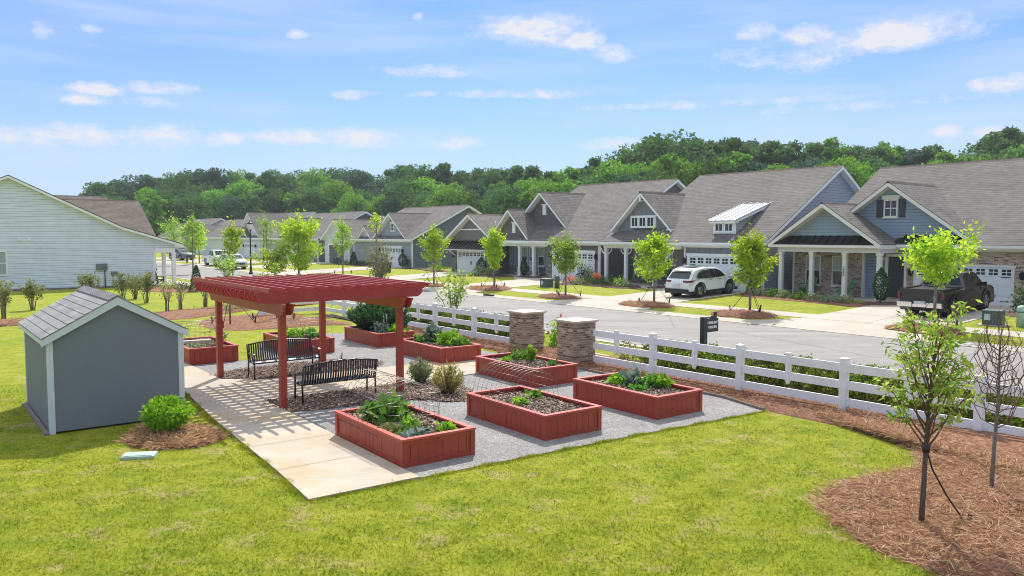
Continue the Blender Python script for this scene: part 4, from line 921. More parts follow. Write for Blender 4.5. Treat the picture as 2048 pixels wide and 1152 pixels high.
#@@
# ---------------------------------------------------------------- house kit (local: x along the front, y into the lot, z up)
def roof_slabs(rt, corners, mat, name='roof', trim='white', th=.03, ft=.25):
    """corners: list of quads (eave0, eave1, ridge1, ridge0); shingles over a painted edge"""
    mb = MB(); tr = MB()
    for q in corners:
        q = [Vector(p) for p in q]; n = (q[1]-q[0]).cross(q[2]-q[1]).normalized()
        if n.z < 0: q = q[::-1]; n = -n
        c = sum(q, Vector())/len(q); k = len(q)
        top = [p for p in q]; bot = [p-n*th for p in q]
        mb.add(bot+top, [list(range(k))[::-1], list(range(k,2*k))]+[(i,(i+1)%k,k+(i+1)%k,k+i) for i in range(k)])
        ins = [p+(c-p).normalized()*.012 for p in q]
        t0 = [p-n*(th+.002) for p in ins]; b0 = [p-Vector((0,0,ft)) for p in ins]
        tr.add(b0+t0, [list(range(k))[::-1], list(range(k,2*k))]+[(i,(i+1)%k,k+(i+1)%k,k+i) for i in range(k)])
    o = mb.build(name, mat, rt); tr.build('fascia', trim, o); return o
def roofx(rt, x0, x1, ye0, ze0, yr, zr, ye1, ze1, mat='roof', trim='white', hip0=0, hip1=0):
    o = roof_slabs(rt, [[(x0,ye0,ze0),(x1,ye0,ze0),(x1-hip1,yr,zr),(x0+hip0,yr,zr)], [(x1,ye1,ze1),(x0,ye1,ze1),(x0+hip0,yr,zr),(x1-hip1,yr,zr)]]
        +([[(x0,ye1,ze1),(x0,ye0,ze0),(x0+hip0,yr,zr)]] if hip0 else [])+([[(x1,ye0,ze0),(x1,ye1,ze1),(x1-hip1,yr,zr)]] if hip1 else []), mat, 'roof', trim)
    mb = MB(); s0 = (zr-ze0)/(yr-ye0)
    for k in range(int((x1-hip1-x0-hip0)/.3)):
        a = x0+hip0+k*.3; mb.hexa([(a,yr-.13,zr-.13*s0+.006),(a+.28,yr-.13,zr-.13*s0+.006),(a+.28,yr+.13,zr-.13*s0+.006),(a,yr+.13,zr-.13*s0+.006),(a,yr-.02,zr+.035),(a+.28,yr-.02,zr+.03),(a+.28,yr+.02,zr+.03),(a,yr+.02,zr+.035)])
    if mb.v: mb.build('ridge_cap', 'roofdark', o)
    return o
def roofy(rt, y0, y1, xe0, ze0, xr, zr, xe1, ze1, mat='roof', trim='white'):
    o = roof_slabs(rt, [[(xe0,y0,ze0),(xe0,y1,ze0),(xr,y1,zr),(xr,y0,zr)], [(xe1,y1,ze1),(xe1,y0,ze1),(xr,y0,zr),(xr,y1,zr)]], mat, 'roof', trim)
    mb = MB(); s0 = (zr-ze0)/abs(xr-xe0)
    for k in range(int((y1-y0)/.3)):
        a = y0+k*.3; mb.hexa([(xr-.13,a,zr-.13*s0+.006),(xr+.13,a,zr-.13*s0+.006),(xr+.13,a+.28,zr-.13*s0+.006),(xr-.13,a+.28,zr-.13*s0+.006),(xr-.02,a,zr+.035),(xr+.02,a,zr+.035),(xr+.02,a+.28,zr+.03),(xr-.02,a+.28,zr+.03)])
    if mb.v: mb.build('ridge_cap', 'roofdark', o)
    return o
def wallx(rt, x0, x1, y0, yr, y1, ze0, zr, ze1, mat, z0=0):
    mb = MB(); mb.prism([(y0,z0),(y1,z0),(y1,ze1),(yr,zr),(y0,ze0)], lambda a,b,t_: (t_,a,b), x0, x1); return mb.build('wall', mat, rt)
def wall(rt, x0, x1, y0, y1, z0, z1, mat, name='wall'): return MB().box(x0,x1,y0,y1,z0,z1).build(name, mat, rt)
def gable(rt, xa, xb, xr, z0, ze, zr, y0, y1, mat, name='gable_wall'):
    mb = MB(); mb.prism([(xa,z0),(xb,z0),(xb,ze),(xr,zr),(xa,ze)] if ze > z0 else [(xa,z0),(xb,z0),(xr,zr)], lambda a,b,t_: (a,t_,b), y0, y1); return mb.build(name, mat, rt)
def win(rt, x0, x1, z0, z1, y, cols=1, rows=2, glass='glass', fr='white', head=0, fw=.07, mid=True):
    mb = MB(); d = .05
    for a in ((x0,x1,z0,z0+fw),(x0,x1,z1-fw,z1),(x0,x0+fw,z0+fw,z1-fw),(x1-fw,x1,z0+fw,z1-fw)): mb.box(a[0],a[1],y-d,y+.02,a[2],a[3])
    for i in range(1,cols): xm = x0+(x1-x0)*i/cols; mb.box(xm-.02,xm+.02,y-d+.01,y+.02,z0+fw,z1-fw)
    for i in range(1,rows): zm = z0+(z1-z0)*i/rows; mb.box(x0+fw,x1-fw,y-d+.012,y+.02,zm-.025,zm+.025)
    if head: mb.box(x0-.08,x1+.08,y-d-.03,y+.02,z1+.002,z1+head); mb.box(x0-.12,x1+.12,y-d-.05,y+.02,z1+head,z1+head+.05)
    mb.box(x0-.04,x1+.04,y-d-.03,y+.02,z0-.06,z0-.002)
    o = mb.build('window', fr, rt)
    if glass == 'blind' and rows == 2:
        MB().box(x0+fw,x1-fw,y-.012,y-.004,(z0+z1)/2,z1-fw).build('blind', 'blind', o); MB().box(x0+fw,x1-fw,y-.012,y-.004,z0+fw,(z0+z1)/2-.002).build('pane', 'glass', o)
    else: MB().box(x0+fw,x1-fw,y-.012,y-.004,z0+fw,z1-fw).build('pane', glass, o)
    return o
def gdoor(rt, x0, x1, z0, z1, y, n=8, trim='white', tw=.14, mat='gdoor', handle=True):
    mb = MB(); 
    mb.box(x0-tw,x0,y-.06,y+.02,z0,z1); mb.box(x1,x1+tw,y-.06,y+.02,z0,z1); mb.box(x0-tw-.04,x1+tw+.04,y-.075,y+.02,z1,z1+tw+.04); mb.build('door_frame', trim, rt)
    mb = MB(); mb.box(x0,x1,y-.012,y+.02,z0,z1); H = (z1-z0)/4
    for r in range(4): mb.box(x0+.01,x1-.01,y-.026,y-.013,z0+r*H+.02,z0+(r+1)*H-.02)
    w = (x1-x0)/n
    for r in range(3):
        for i in range(n): mb.box(x0+i*w+.06,x0+(i+1)*w-.06,y-.036,y-.027,z0+r*H+.07,z0+(r+1)*H-.07)
    o = mb.build('garage_door', mat, rt)
    for i in range(n):
        mb = MB(); a0 = x0+i*w+w*.16; a1 = x0+(i+1)*w-w*.16; c0 = z0+3*H+H*.2; c1 = z1-H*.2
        xm = (a0+a1)/2; zm = (c0+c1)/2
        for (p0,p1,q0,q1) in ((a0,xm-.02,c0,zm-.02),(xm+.02,a1,c0,zm-.02),(a0,xm-.02,zm+.02,c1),(xm+.02,a1,zm+.02,c1)): mb.box(p0,p1,y-.034,y-.028,q0,q1)
        mb.build('window', 'glass', o)
    if handle:
        mb = MB(); xm = (x0+x1)/2
        for s in (-1,1): mb.box(xm+s*.07-.02,xm+s*.07+.02,y-.06,y-.036,z0+.75,z0+1.05)
        for xx in (x0+.1,x1-.5):
            for zz in (z0+H*.5,z0+3*H-.02): mb.box(xx,xx+.4,y-.045,y-.037,zz,zz+.035)
        mb.build('handle', 'black', o)
    return o
def pdoor(rt, x0, x1, z0, z1, y, mat='door', trim='white', side=None):
    mb = MB(); mb.box(x0-.12,x0,y-.05,y+.02,z0,z1); mb.box(x1,x1+.12,y-.05,y+.02,z0,z1); mb.box(x0-.14,x1+.14,y-.06,y+.02,z1,z1+.14); mb.build('door_frame', trim, rt)
    mb = MB(); mb.box(x0,x1,y-.02,y+.02,z0,z1)
    for (a,b) in ((.1,.45),(.55,.92)): mb.box(x0+.14,x1-.14,y-.03,y-.021,z0+(z1-z0)*a,z0+(z1-z0)*b)
    o = mb.build('front_door', mat, rt); MB().lathe([(.03,0),(.03,.05)], 8, (x0+.1,y-.07,z0+1.0), 'y').build('handle', 'chrome', o)
    if side: win(rt, side[0], side[1], z0+.3, z1-.1, y, 1, 1, 'glass', trim, 0, .06)
def post(rt, x, y, z0, z1, w=.2, trim='white'):
    mb = MB(); h = w/2; mb.box(x-h,x+h,y-h,y+h,z0,z1); mb.box(x-h-.03,x+h+.03,y-h-.03,y+h+.03,z0+.001,z0+.18); mb.box(x-h-.03,x+h+.03,y-h-.03,y+h+.03,z1-.14,z1-.001); mb.box(x-h-.015,x+h+.015,y-h-.015,y+h+.015,z1-.30,z1-.26); return mb.build('porch_post', trim, rt)
def bracket(rt, x, y, z, s, trim='white'):
    mb = MB(); pts = [(x+s*(.1+.38*math.sin(a)), y, z-.38+.38*(1-math.cos(a))+.0) for a in np.linspace(0,math.pi/2,6)]; mb.tube(pts, .035, 6, 0, False); mb.build('bracket', trim, rt)
def beam(rt, x0, x1, y0, y1, z0, z1, trim='white', name='porch_beam'): return MB().box(x0,x1,y0,y1,z0,z1).build(name, trim, rt)
def lantern(rt, x, y, z):
    mb = MB(); mb.box(x-.05,x+.05,y-.03,y+.0,z-.12,z+.12); mb.hexa([(x-.07,y-.2,z-.17),(x+.07,y-.2,z-.17),(x+.07,y-.06,z-.17),(x-.07,y-.06,z-.17),(x-.10,y-.23,z+.10),(x+.10,y-.23,z+.10),(x+.10,y-.03,z+.10),(x-.10,y-.03,z+.10)]); mb.lathe([(.13,.10),(.03,.22),(.01,.26)], 8, (x,y-.13,z)); mb.build('wall_lantern', 'black', rt)
def downpipe(rt, x, y, z0, z1, trim='white'):
    mb = MB(); mb.tube([(x,y-.25,z1),(x,y-.05,z1-.3),(x,y-.05,z0+.15),(x,y-.2,z0+.05)], .045, 6, 0, False); mb.build('downpipe', trim, rt)
def gutter(rt, x0, x1, y, z, trim='white'): return MB().box(x0,x1,y-.12,y,z-.13,z).build('gutter', trim, rt)
def vent(rt, x0, x1, z0, z1, y, trim='white'):
    mb = MB(); mb.box(x0,x1,y-.05,y,z0,z1); mb.box(x0-.1,x1+.1,y-.08,y,z1,z1+.07); mb.box(x0-.05,x1+.05,y-.06,y,z0-.05,z0)
    for k in range(int((z1-z0-.1)/.07)): mb.box(x0+.06,x1-.06,y-.06,y-.051,z0+.07+k*.07,z0+.10+k*.07)
    return mb.build('gable_vent', trim, rt)
def seams(rt, x0, x1, y0, z0, y1, z1, mat='pent', trim='white', step=.42, tin=0):
    mb = MB(); q = [(x0,y0,z0),(x1,y0,z0),(x1-tin,y1,z1),(x0+tin,y1,z1)]; mb.hexa([(a,b,c-.05) for a,b,c in q]+q)
    n = int((x1-x0)/step)
    for k in range(n+1):
        a = x0+.02+k*(x1-x0-.06)/n
        if not x0+tin <= a <= x1-tin-.03: continue
        mb.hexa([(a,y0,z0+.001),(a+.03,y0,z0+.001),(a+.03,y1,z1+.001),(a,y1,z1+.001),(a,y0,z0+.05),(a+.03,y0,z0+.05),(a+.03,y1,z1+.05),(a,y1,z1+.05)])
    return mb.build('metal_roof', mat, rt)
def house(label, x, n, gz=.5, name='house'): return thing(name, label, 'house', (*W(x,n), gz), YAW, 'houses across the street')
def slab(rt, x0, x1, y0, y1, z): return MB().box(x0,x1,y0,y1,-.3,z).build('porch_floor', 'conc_white', rt)
# ---------------- H1 : brick house with two blue-grey gables (x0 = -25)
def house1():
    h = house('brick house with two blue grey gables at the right edge', -25., 38.8); T = 'trim'
    wallx(h, 1.75, 24, 2.35, 9.5, 17.0, 3.2, 7.3, 2.75, 'sid_blue'); wall(h, .3, 1.74, 2.35, 12, 0, 2.86, 'sid_blue')
    wall(h, .3, 4.35, 1.80, 2.3, 0, 2.9, 'hbrick'); wall(h, 4.35, 5.3, 2.0, 2.3, 0, 2.9, 'sid_blue'); wall(h, 4.30, 4.42, 1.78, 1.99, 0, 2.9, T, 'corner_board')
    wall(h, .24, .36, 1.76, 1.795, 0, 2.9, T, 'corner_board'); wall(h, 5.3, 22, 1.85, 2.34, 0, 2.78, 'hbrick')
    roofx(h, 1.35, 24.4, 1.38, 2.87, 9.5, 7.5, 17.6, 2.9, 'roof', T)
    # front porch gable
    gable(h, .25, 6.0, 3.12, 3.02, 3.02, 4.92, .25, .40, 'sid_blue'); roofy(h, -.35, 4.6, -.05, 2.86, 3.12, 5.03, 6.29, 2.86, 'roof', T)
    seams(h, .28, 5.96, -.33, 2.84, .25, 3.28, 'pent', tin=.55); beam(h, .0, 6.25, -.36, -.24, 2.66, 2.80, T, 'fascia'); beam(h, .45, 6.15, -.12, .12, 2.42, 2.68, T); beam(h, .40, .62, .12, 1.8, 2.42, 2.68, T); beam(h, 5.98, 6.20, .12, 1.8, 2.42, 2.78, T)
    gutter(h, 6.3, 24.3, 1.40, 2.84, T); wall(h, 6.2, 24, 1.66, 1.845, 2.55, 2.76, T, 'frieze_board')
    for px in (.62,2.45,4.30,6.10): post(h, px, 0, .02, 2.42, .20, T)
    # upper gable, set back
    gable(h, 1.85, 9.6, 5.71, 3.0, 3.05, 5.90, 1.95, 2.1, 'sid_blue'); roofy(h, 1.40, 7.0, 1.34, 2.91, 5.71, 6.07, 10.08, 2.91, 'roof', T)
    seams(h, 6.0, 9.75, 1.42, 2.95, 1.95, 3.32, 'pent', tin=.45)
    win(h, 5.30, 6.02, 4.25, 5.17, 1.95, 2, 2, 'glass', T, .16)
    for a, b in ((4.92,5.24),(6.08,6.40)):
        mb = MB(); mb.box(a,b,1.89,1.95,4.25,5.17)
        for k in range(12): mb.box(a+.04,b-.04,1.875,1.889,4.28+k*.072,4.32+k*.072)
        mb.build('shutter', 'shutter', h)
    for a in (1.05,2.62): win(h, a, a+.92, .55, 2.2, 1.80, 1, 2, 'blind', T)
    pdoor(h, 5.68, 6.50, .12, 2.22, 1.85, 'door', T, (5.36,5.56))
    gdoor(h, 7.05, 11.45, -.02, 1.82, 1.84, 8, T, .06); lantern(h, 11.85, 1.85, 1.45); lantern(h, 6.85, 1.85, 1.45)
    slab(h, .3, 6.6, -.2, 2.6, .02)
    text_mesh('house_number', '2\n5\n2', .22, 'black', h, (4.30,-.118,1.55), .75)
house1()
# ---------------- H2 : grey house with standing seam dormer (x0 = -38)
def house2():
    h = house('grey house with a white metal roofed dormer and three pane gable window', -38., 38.8)
    wallx(h, 7.0, 12.45, 0.0, 7.8, 15.6, 2.72, 7.45, 2.72, 'sid_grey'); wallx(h, 2.2, 7.0, 1.98, 7.8, 15.6, 3.9, 7.45, 2.72, 'sid_grey'); wall(h, .9, 2.19, 1.98, 9, 0, 2.86, 'sid_grey')
    wall(h, 7.0, 12.44, -.05, -.002, 0, 2.78, 'bat_grey'); wall(h, .9, 7.0, 1.9, 1.98, 0, 2.8, 'sid_light') 
    wall(h, 6.90, 7.02, -.06, .04, 0, 2.7, 'white', 'corner_board'); wall(h, 12.38, 12.50, -.06, .06, 0, 2.7, 'white', 'corner_board')
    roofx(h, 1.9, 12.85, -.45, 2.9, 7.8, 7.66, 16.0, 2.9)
    # hipped porch roof
    roof_slabs(h, [[(-.2,-.5,2.86),(6.9,-.5,2.86),(5.4,1.9,4.0),(1.0,1.9,4.0)], [(-.2,2.4,2.86),(-.2,-.5,2.86),(1.0,1.9,4.0),(1.0,2.4,4.0)], [(6.9,-.5,2.86),(6.9,2.0,2.86),(5.4,2.0,4.0),(5.4,1.9,4.0)]], 'roof')
    # front cut of the wall behind the porch: porch recess
    gable(h, .35, 4.95, 2.62, 3.3, 3.75, 5.98, 1.0, 1.2, 'bat_grey'); roofy(h, .55, 6.8, -.05, 3.72, 2.62, 6.20, 5.3, 3.72)
    MB().bar((2.62,.58,6.0),(2.62,.58,5.55),.10,.10).bar((2.62,.58,5.6),(2.62,1.0,5.6),.09,.09).build('king_post', 'white', h)
    wall(h, 1.5, 3.72, .90, 1.0, 3.78, 4.62, 'white', 'window_surround')
    for k in range(3): win(h, 1.62+k*.69, 2.22+k*.69, 3.86, 4.52, .89, 2, 1, 'glass', 'white', 0, .05)
    gutter(h, 4.7, 5.3, .9, 3.72); gutter(h, 6.9, 12.8, -.42, 2.87); gutter(h, -.2, 6.9, -.5, 2.84); wall(h, 7.0, 12.44, -.25, -.06, 2.56, 2.76, 'white', 'frieze_board')
    beam(h, .05, 6.75, -.2, .05, 2.42, 2.70)
    for px in (.22,2.05,4.6,5.6): post(h, px, -.08, .02, 2.42, .2)
    for px in (.22,2.05,5.6):
        for s in (-1,1): bracket(h, px, -.08, 2.42, s)
    win(h, 2.55, 3.45, .55, 2.25, 1.9, 1, 2, 'blind'); win(h, 3.5, 4.4, .55, 2.25, 1.9, 1, 2, 'blind'); wall(h, .9, 5.0, 1.82, 1.9, 0, .5, 'stone', 'stone_skirt')
    pdoor(h, 5.75, 6.65, .05, 2.2, 1.9, 'door', 'white', (5.35,5.62))
    mb = MB(); mb.lathe([(.18,-.03),(.24,0),(.18,.03)], 14, (6.2,1.84,1.45), 'y'); mb.build('wreath', 'leaf_sage', h)
    wall(h, 6.86, 7.0, -.04, 1.9, 0, 2.75, 'bat_grey')
    gdoor(h, 7.3, 12.0, -.02, 2.02, -.055, 8); lantern(h, 7.0, -.06, 1.72); lantern(h, 12.22, -.06, 1.72)
    # dormer
    y0 = .45; x0, x1 = 8.70, 10.28
    mb = MB(); mb.prism([(y0,2.9),(y0,4.14),(3.9,5.2),(3.9,2.9)], lambda a,b,t_: (t_,a,b), x0, x1); mb.build('dormer_wall', 'sid_light', h)
    wall(h, x0-.02, x1+.02, y0-.04, y0-.002, 3.38, 4.16, 'white', 'dormer_face')
    for k in range(2): win(h, x0+.14+k*.70, x0+.14+k*.70+.58, 3.52, 4.02, y0-.045, 2, 1, 'glass', 'white', 0, .05)
    seams(h, x0-.22, x1+.22, y0-.32, 4.20, 4.15, 5.42, 'seam', 'white', .45); beam(h, x0-.20, x1+.20, y0-.30, y0-.05, 4.03, 4.13, 'white', 'fascia')
    for xx in (x0-.2,x1+.14): MB().hexa([(xx,y0-.3,4.03),(xx+.06,y0-.3,4.03),(xx+.06,3.9,5.16),(xx,3.9,5.16),(xx,y0-.3,4.14),(xx+.06,y0-.3,4.14),(xx+.06,3.9,5.30),(xx,3.9,5.30)]).build('fascia', 'white', h)
    slab(h, 0, 6.9, -.2, 2.0, .02); downpipe(h, 7.0, -.1, 0, 2.8); downpipe(h, 12.6, -.1, 0, 2.8)
house2()
# ---------------- H3 : dark house with three front gables and garage wing (x0 = -58.6)
def house3():
    h = house('dark grey house with two white vented gables and a garage wing under a metal awning', -58.6, 39.5); X = lambda w: w+58.6
    wallx(h, X(-44.8), X(-39.2), .0, 7.9, 15.6, 2.72, 7.38, 2.72, 'sid_dark'); wallx(h, X(-49.2), X(-44.8), 2.75, 7.9, 15.6, 4.3, 7.38, 2.72, 'sid_dark')
    roofx(h, X(-49.6), X(-38.75), -.45, 2.9, 7.9, 7.62, 16.0, 2.9)
    wall(h, X(-44.8), X(-39.2), -.04, -.002, 0, 2.78, 'sid_dark'); wall(h, X(-39.32), X(-39.18), -.06, .05, 0, 2.7, 'white', 'corner_board')
    roof_slabs(h, [[(X(-46.9),-.45,2.88),(X(-40.6),-.45,2.88),(X(-40.6),1.8,3.55),(X(-46.9),1.8,3.55)]], 'roofdark')
    gable(h, X(-51.7), X(-43.3), X(-47.25), 3.0, 3.1, 6.6, 1.75, 1.95, 'sid_dark'); roofy(h, 1.25, 7.4, X(-51.9), 2.9, X(-47.25), 6.75, X(-42.9), 2.9)
    vent(h, X(-47.35), X(-46.93), 4.95, 5.70, 1.75)
    gable(h, X(-51.6), X(-47.1), X(-49.3), 3.0, 3.0, 5.15, .2, .35, 'sid_dark'); roofy(h, -.35, 2.8, X(-52.1), 2.86, X(-49.3), 5.4, X(-46.55), 2.86)
    seams(h, X(-51.8), X(-46.8), -.33, 2.86, .2, 3.1, 'pent', tin=.3); vent(h, X(-49.3), X(-48.9), 3.52, 4.30, .2)
    beam(h, X(-52), X(-46.5), -.36, -.22, 2.62, 2.84); beam(h, X(-51.8), X(-44.7), -.15, .08, 2.42, 2.64); gutter(h, X(-46.6), X(-38.8), -.42, 2.87); wall(h, X(-44.8), X(-39.2), -.22, -.045, 2.56, 2.76, 'white', 'frieze_board')
    wall(h, X(-51.6), X(-46.3), 1.7, 1.8, 0, 2.8, 'sid_grey'); wall(h, X(-46.3), X(-44.8), 2.6, 2.7, 0, 2.8, 'door', 'entry_wall'); wall(h, X(-44.95), X(-44.8), -.03, 2.6, 0, 2.75, 'sid_dark')
    wall(h, X(-46.36), X(-46.22), 1.66, 2.6, 0, 2.75, 'white', 'corner_board'); wall(h, X(-51.6), X(-46.3), 1.62, 1.7, 0, .75, 'stone', 'stone_skirt'); wall(h, X(-44.9), X(-44.05), -.10, -.041, 0, .75, 'stone', 'stone_skirt')
    for a in (-49.95,-48.95,-47.85): win(h, X(a), X(a+.8), .8, 2.35, 1.7, 1, 2, 'blind', 'white', .1)
    pdoor(h, X(-46.0), X(-45.1), .05, 2.2, 2.6)
    for a in (-51.4,-48.1,-46.4): post(h, X(a), 0, .02, 2.42, .22)
    slab(h, X(-51.6), X(-44.8), -.2, 2.6, .02)
    gdoor(h, X(-44.0), X(-39.75), -.02, 2.02, -.045, 7); lantern(h, X(-44.3), -.05, 1.75); lantern(h, X(-39.45), -.05, 1.75); downpipe(h, X(-39.0), -.1, 0, 2.8)
    # garage wing
    wall(h, X(-58.2), X(-51.62), .35, 8, 0, 3.0, 'sid_dark'); wall(h, X(-58.0), X(-51.6), .30, .348, 0, 2.9, 'bat_dark')
    gable(h, X(-58.0), X(-51.8), X(-55.0), 2.5, 2.95, 4.9, .30, .5, 'bat_dark'); roofy(h, -.25, 9, X(-58.55), 2.95, X(-55.0), 5.12, X(-51.45), 2.95)
    beam(h, X(-57.1), X(-52.9), .22, .299, 3.72, 3.84, 'white', 'gable_band')
    seams(h, X(-58.3), X(-52.0), -.55, 2.12, .30, 2.75, 'pent', 'white', .45); beam(h, X(-58.2), X(-52.1), -.5, -.42, 1.98, 2.10, 'white', 'fascia')
    for a in (-57.6,-52.7): MB().bar((X(a),.28,1.5),(X(a),-.4,2.0),.1,.1).build('bracket', 'white', h)
    gdoor(h, X(-57.05), X(-53.2), -.02, 1.86, .295, 7); lantern(h, X(-57.75), .3, 1.5); lantern(h, X(-52.55), .3, 1.5)
    wall(h, X(-58.05), X(-57.35), .22, .299, 0, .8, 'stone', 'stone_skirt'); wall(h, X(-52.85), X(-51.6), .22, .299, 0, .8, 'stone', 'stone_skirt'); wall(h, X(-51.72), X(-51.56), .2, .345, 0, 2.9, 'white', 'corner_board')
    # side entry of the wing
    seams(h, X(-60.6), X(-58.25), 2.2, 2.45, 4.5, 3.0, 'roofdark'); beam(h, X(-60.6), X(-58.25), 2.1, 2.3, 2.2, 2.42); post(h, X(-60.3), 2.3, .02, 2.2, .18); post(h, X(-58.5), 2.3, .02, 2.2, .18); wall(h, X(-60.3), X(-58.21), 4.3, 4.5, 0, 2.6, 'sid_dark')
    return h
house3()
# ---------------- generic row houses
def rowhouse(label, x, n, w, wm, ridge, slope, sidem, frontm, gx=None, gpeak=5.6, gw=6.4, gm='sid_grey', wing=None, wingm='sid_white', porch=True, win3=True, dark=False, lites=7):
    """main roof over the right wm metres, front gable over the garage, optional low garage wing at the left"""
    h = house(label, x, n); half = (ridge-2.9)/slope; yr = half-.45
    wallx(h, w-wm, w, 0, yr, 2*yr, 2.72, ridge-.2, 2.72, sidem); roofx(h, w-wm-.4, w+.42, -.45, 2.9, yr, ridge, 2*yr+.45, 2.9)
    wall(h, w-wm, w-.02, -.04, -.002, 0, 2.78, frontm); wall(h, w-.12, w+.02, -.06, .05, 0, 2.75, 'white', 'corner_board')
    if gx is not None:
        gable(h, gx-gw/2+.35, gx+gw/2-.35, gx, 2.85, 3.0, gpeak-.2, .2, .4, gm); roofy(h, -.35, yr*.8, gx-gw/2, 2.86, gx, gpeak, gx+gw/2, 2.86)
        seams(h, gx-gw/2+.3, gx+gw/2-.3, -.3, 2.86, .2, 3.1, 'pent', tin=.3)
        win(h, gx-.32, gx+.32, 3.7, 4.5, .2, 1, 2, 'glass', 'white', .1); gdoor(h, gx-2.1+.3, gx+2.1, -.02, 2.0, -.045, lites)
        lantern(h, gx+2.5, -.05, 1.7); lantern(h, gx-2.2, -.05, 1.7); MB().box(w-1.0,w-.15,-.12,-.041,0,.9).build('stone_skirt', 'stone', h)
    gutter(h, w-wm-.3, w+.4, -.42, 2.87); wall(h, w-wm, w, -.2, -.05, 2.56, 2.76, 'white', 'frieze_board')
    if wing:
        wx0, wx1, wp = wing; xm = (wx0+wx1)/2
        if porch:
            gable(h, wx1+2.2, wx1+5.0, wx1+3.6, 2.9, 2.9, 4.1, .0, .2, wingm); roofy(h, -.4, 4, wx1+1.9, 2.84, wx1+3.6, 4.3, wx1+5.3, 2.84)
            roofx(h, wx1-.4, w-wm+2.2, -.4, 2.88, 4.6, 5.4, 10, 2.88); wall(h, wx1, w-wm, 1.5, 9, 0, 2.8, 'sid_light'); beam(h, wx1, w-wm+.3, -.2, .05, 2.45, 2.84)
            for k in range(3): post(h, wx1+.8+k*(w-wm-wx1-.9)/2, -.05, .02, 2.45, .2)
            win(h, wx1+1.2, wx1+2.4, .6, 2.2, 1.5, 2, 2, 'blind'); slab(h, wx1, w-wm, -.2, 1.5, .02)
        gable(h, wx0+.3, wx1-.3, xm, 2.5, 2.95, wp-.2, -.1, .1, wingm); roofy(h, -.55, 8, wx0, 2.9, xm, wp, wx1, 2.9); wall(h, wx0+.3, wx1-.3, -.08, 7, 0, 2.9, wingm)
        if dark: gdoor(h, xm-1.9, xm+1.9, -.02, 2.1, -.1, 6, 'white', .14, 'sid_dark', False)
        else: gdoor(h, xm-1.9, xm+1.9, -.02, 2.1, -.1, 6)
    return h
rowhouse('slate sided house with a white garage wing left of the dark vented one', -87., 41., 20.2, 12.2, 6.45, .50, 'sid_navy', 'sid_grey', 16.0, 5.6, 7.2, 'sid_grey', (.2,7.2,5.1), 'sid_white', True, True, True)
rowhouse('grey house behind the large bright tree with a dark gable end', -104., 41., 15.5, 14.5, 6.3, .5, 'sid_navy', 'sid_light', 7.2, 5.5, 6.5, 'sid_grey')
rowhouse('white gabled house behind the two street lamps', -122.5, 41., 17.5, 13, 6.6, .5, 'sid_white', 'sid_white', 11.4, 6.5, 9.0, 'sid_white', (.2,6.2,4.6), 'sid_white')
rowhouse('pale house with small dormers at the far end of the row', -141., 42., 17.5, 16, 5.9, .5, 'sid_light', 'sid_white', 4.0, 5.0, 6.0, 'sid_white')
rowhouse('last brown roofed house at the far left end of the row', -160., 41., 17.5, 16, 6.3, .5, 'sid_light', 'sid_white', 13.0, 5.4, 6.0, 'sid_white')
def backhouse(label, x, n, w, ridge, mat):
    h = house(label, x, n, .55); wallx(h, 0, w, 0, 7.5, 15, 2.75, ridge-.2, 2.75, mat); roofx(h, -.4, w+.4, -.45, 2.9, 7.5, ridge, 15.45, 2.9); gutter(h, -.3, w+.3, -.42, 2.87)
    win(h, 2, 3, .8, 2.2, -.003, 1, 2, 'blind'); win(h, w-3, w-2, .8, 2.2, -.003, 1, 2, 'blind'); pdoor(h, w/2, w/2+.9, 0, 2.1, -.003)
backhouse('house in the second row whose roof shows above the slate house', -98., 72., 16, 7.2, 'sid_navy')
backhouse('house in the second row whose roof shows left of the slate house', -128., 70., 16, 6.7, 'sid_light')
backhouse('house in the second row with a light gable end at the far left', -150., 68., 16, 7.0, 'sid_light')
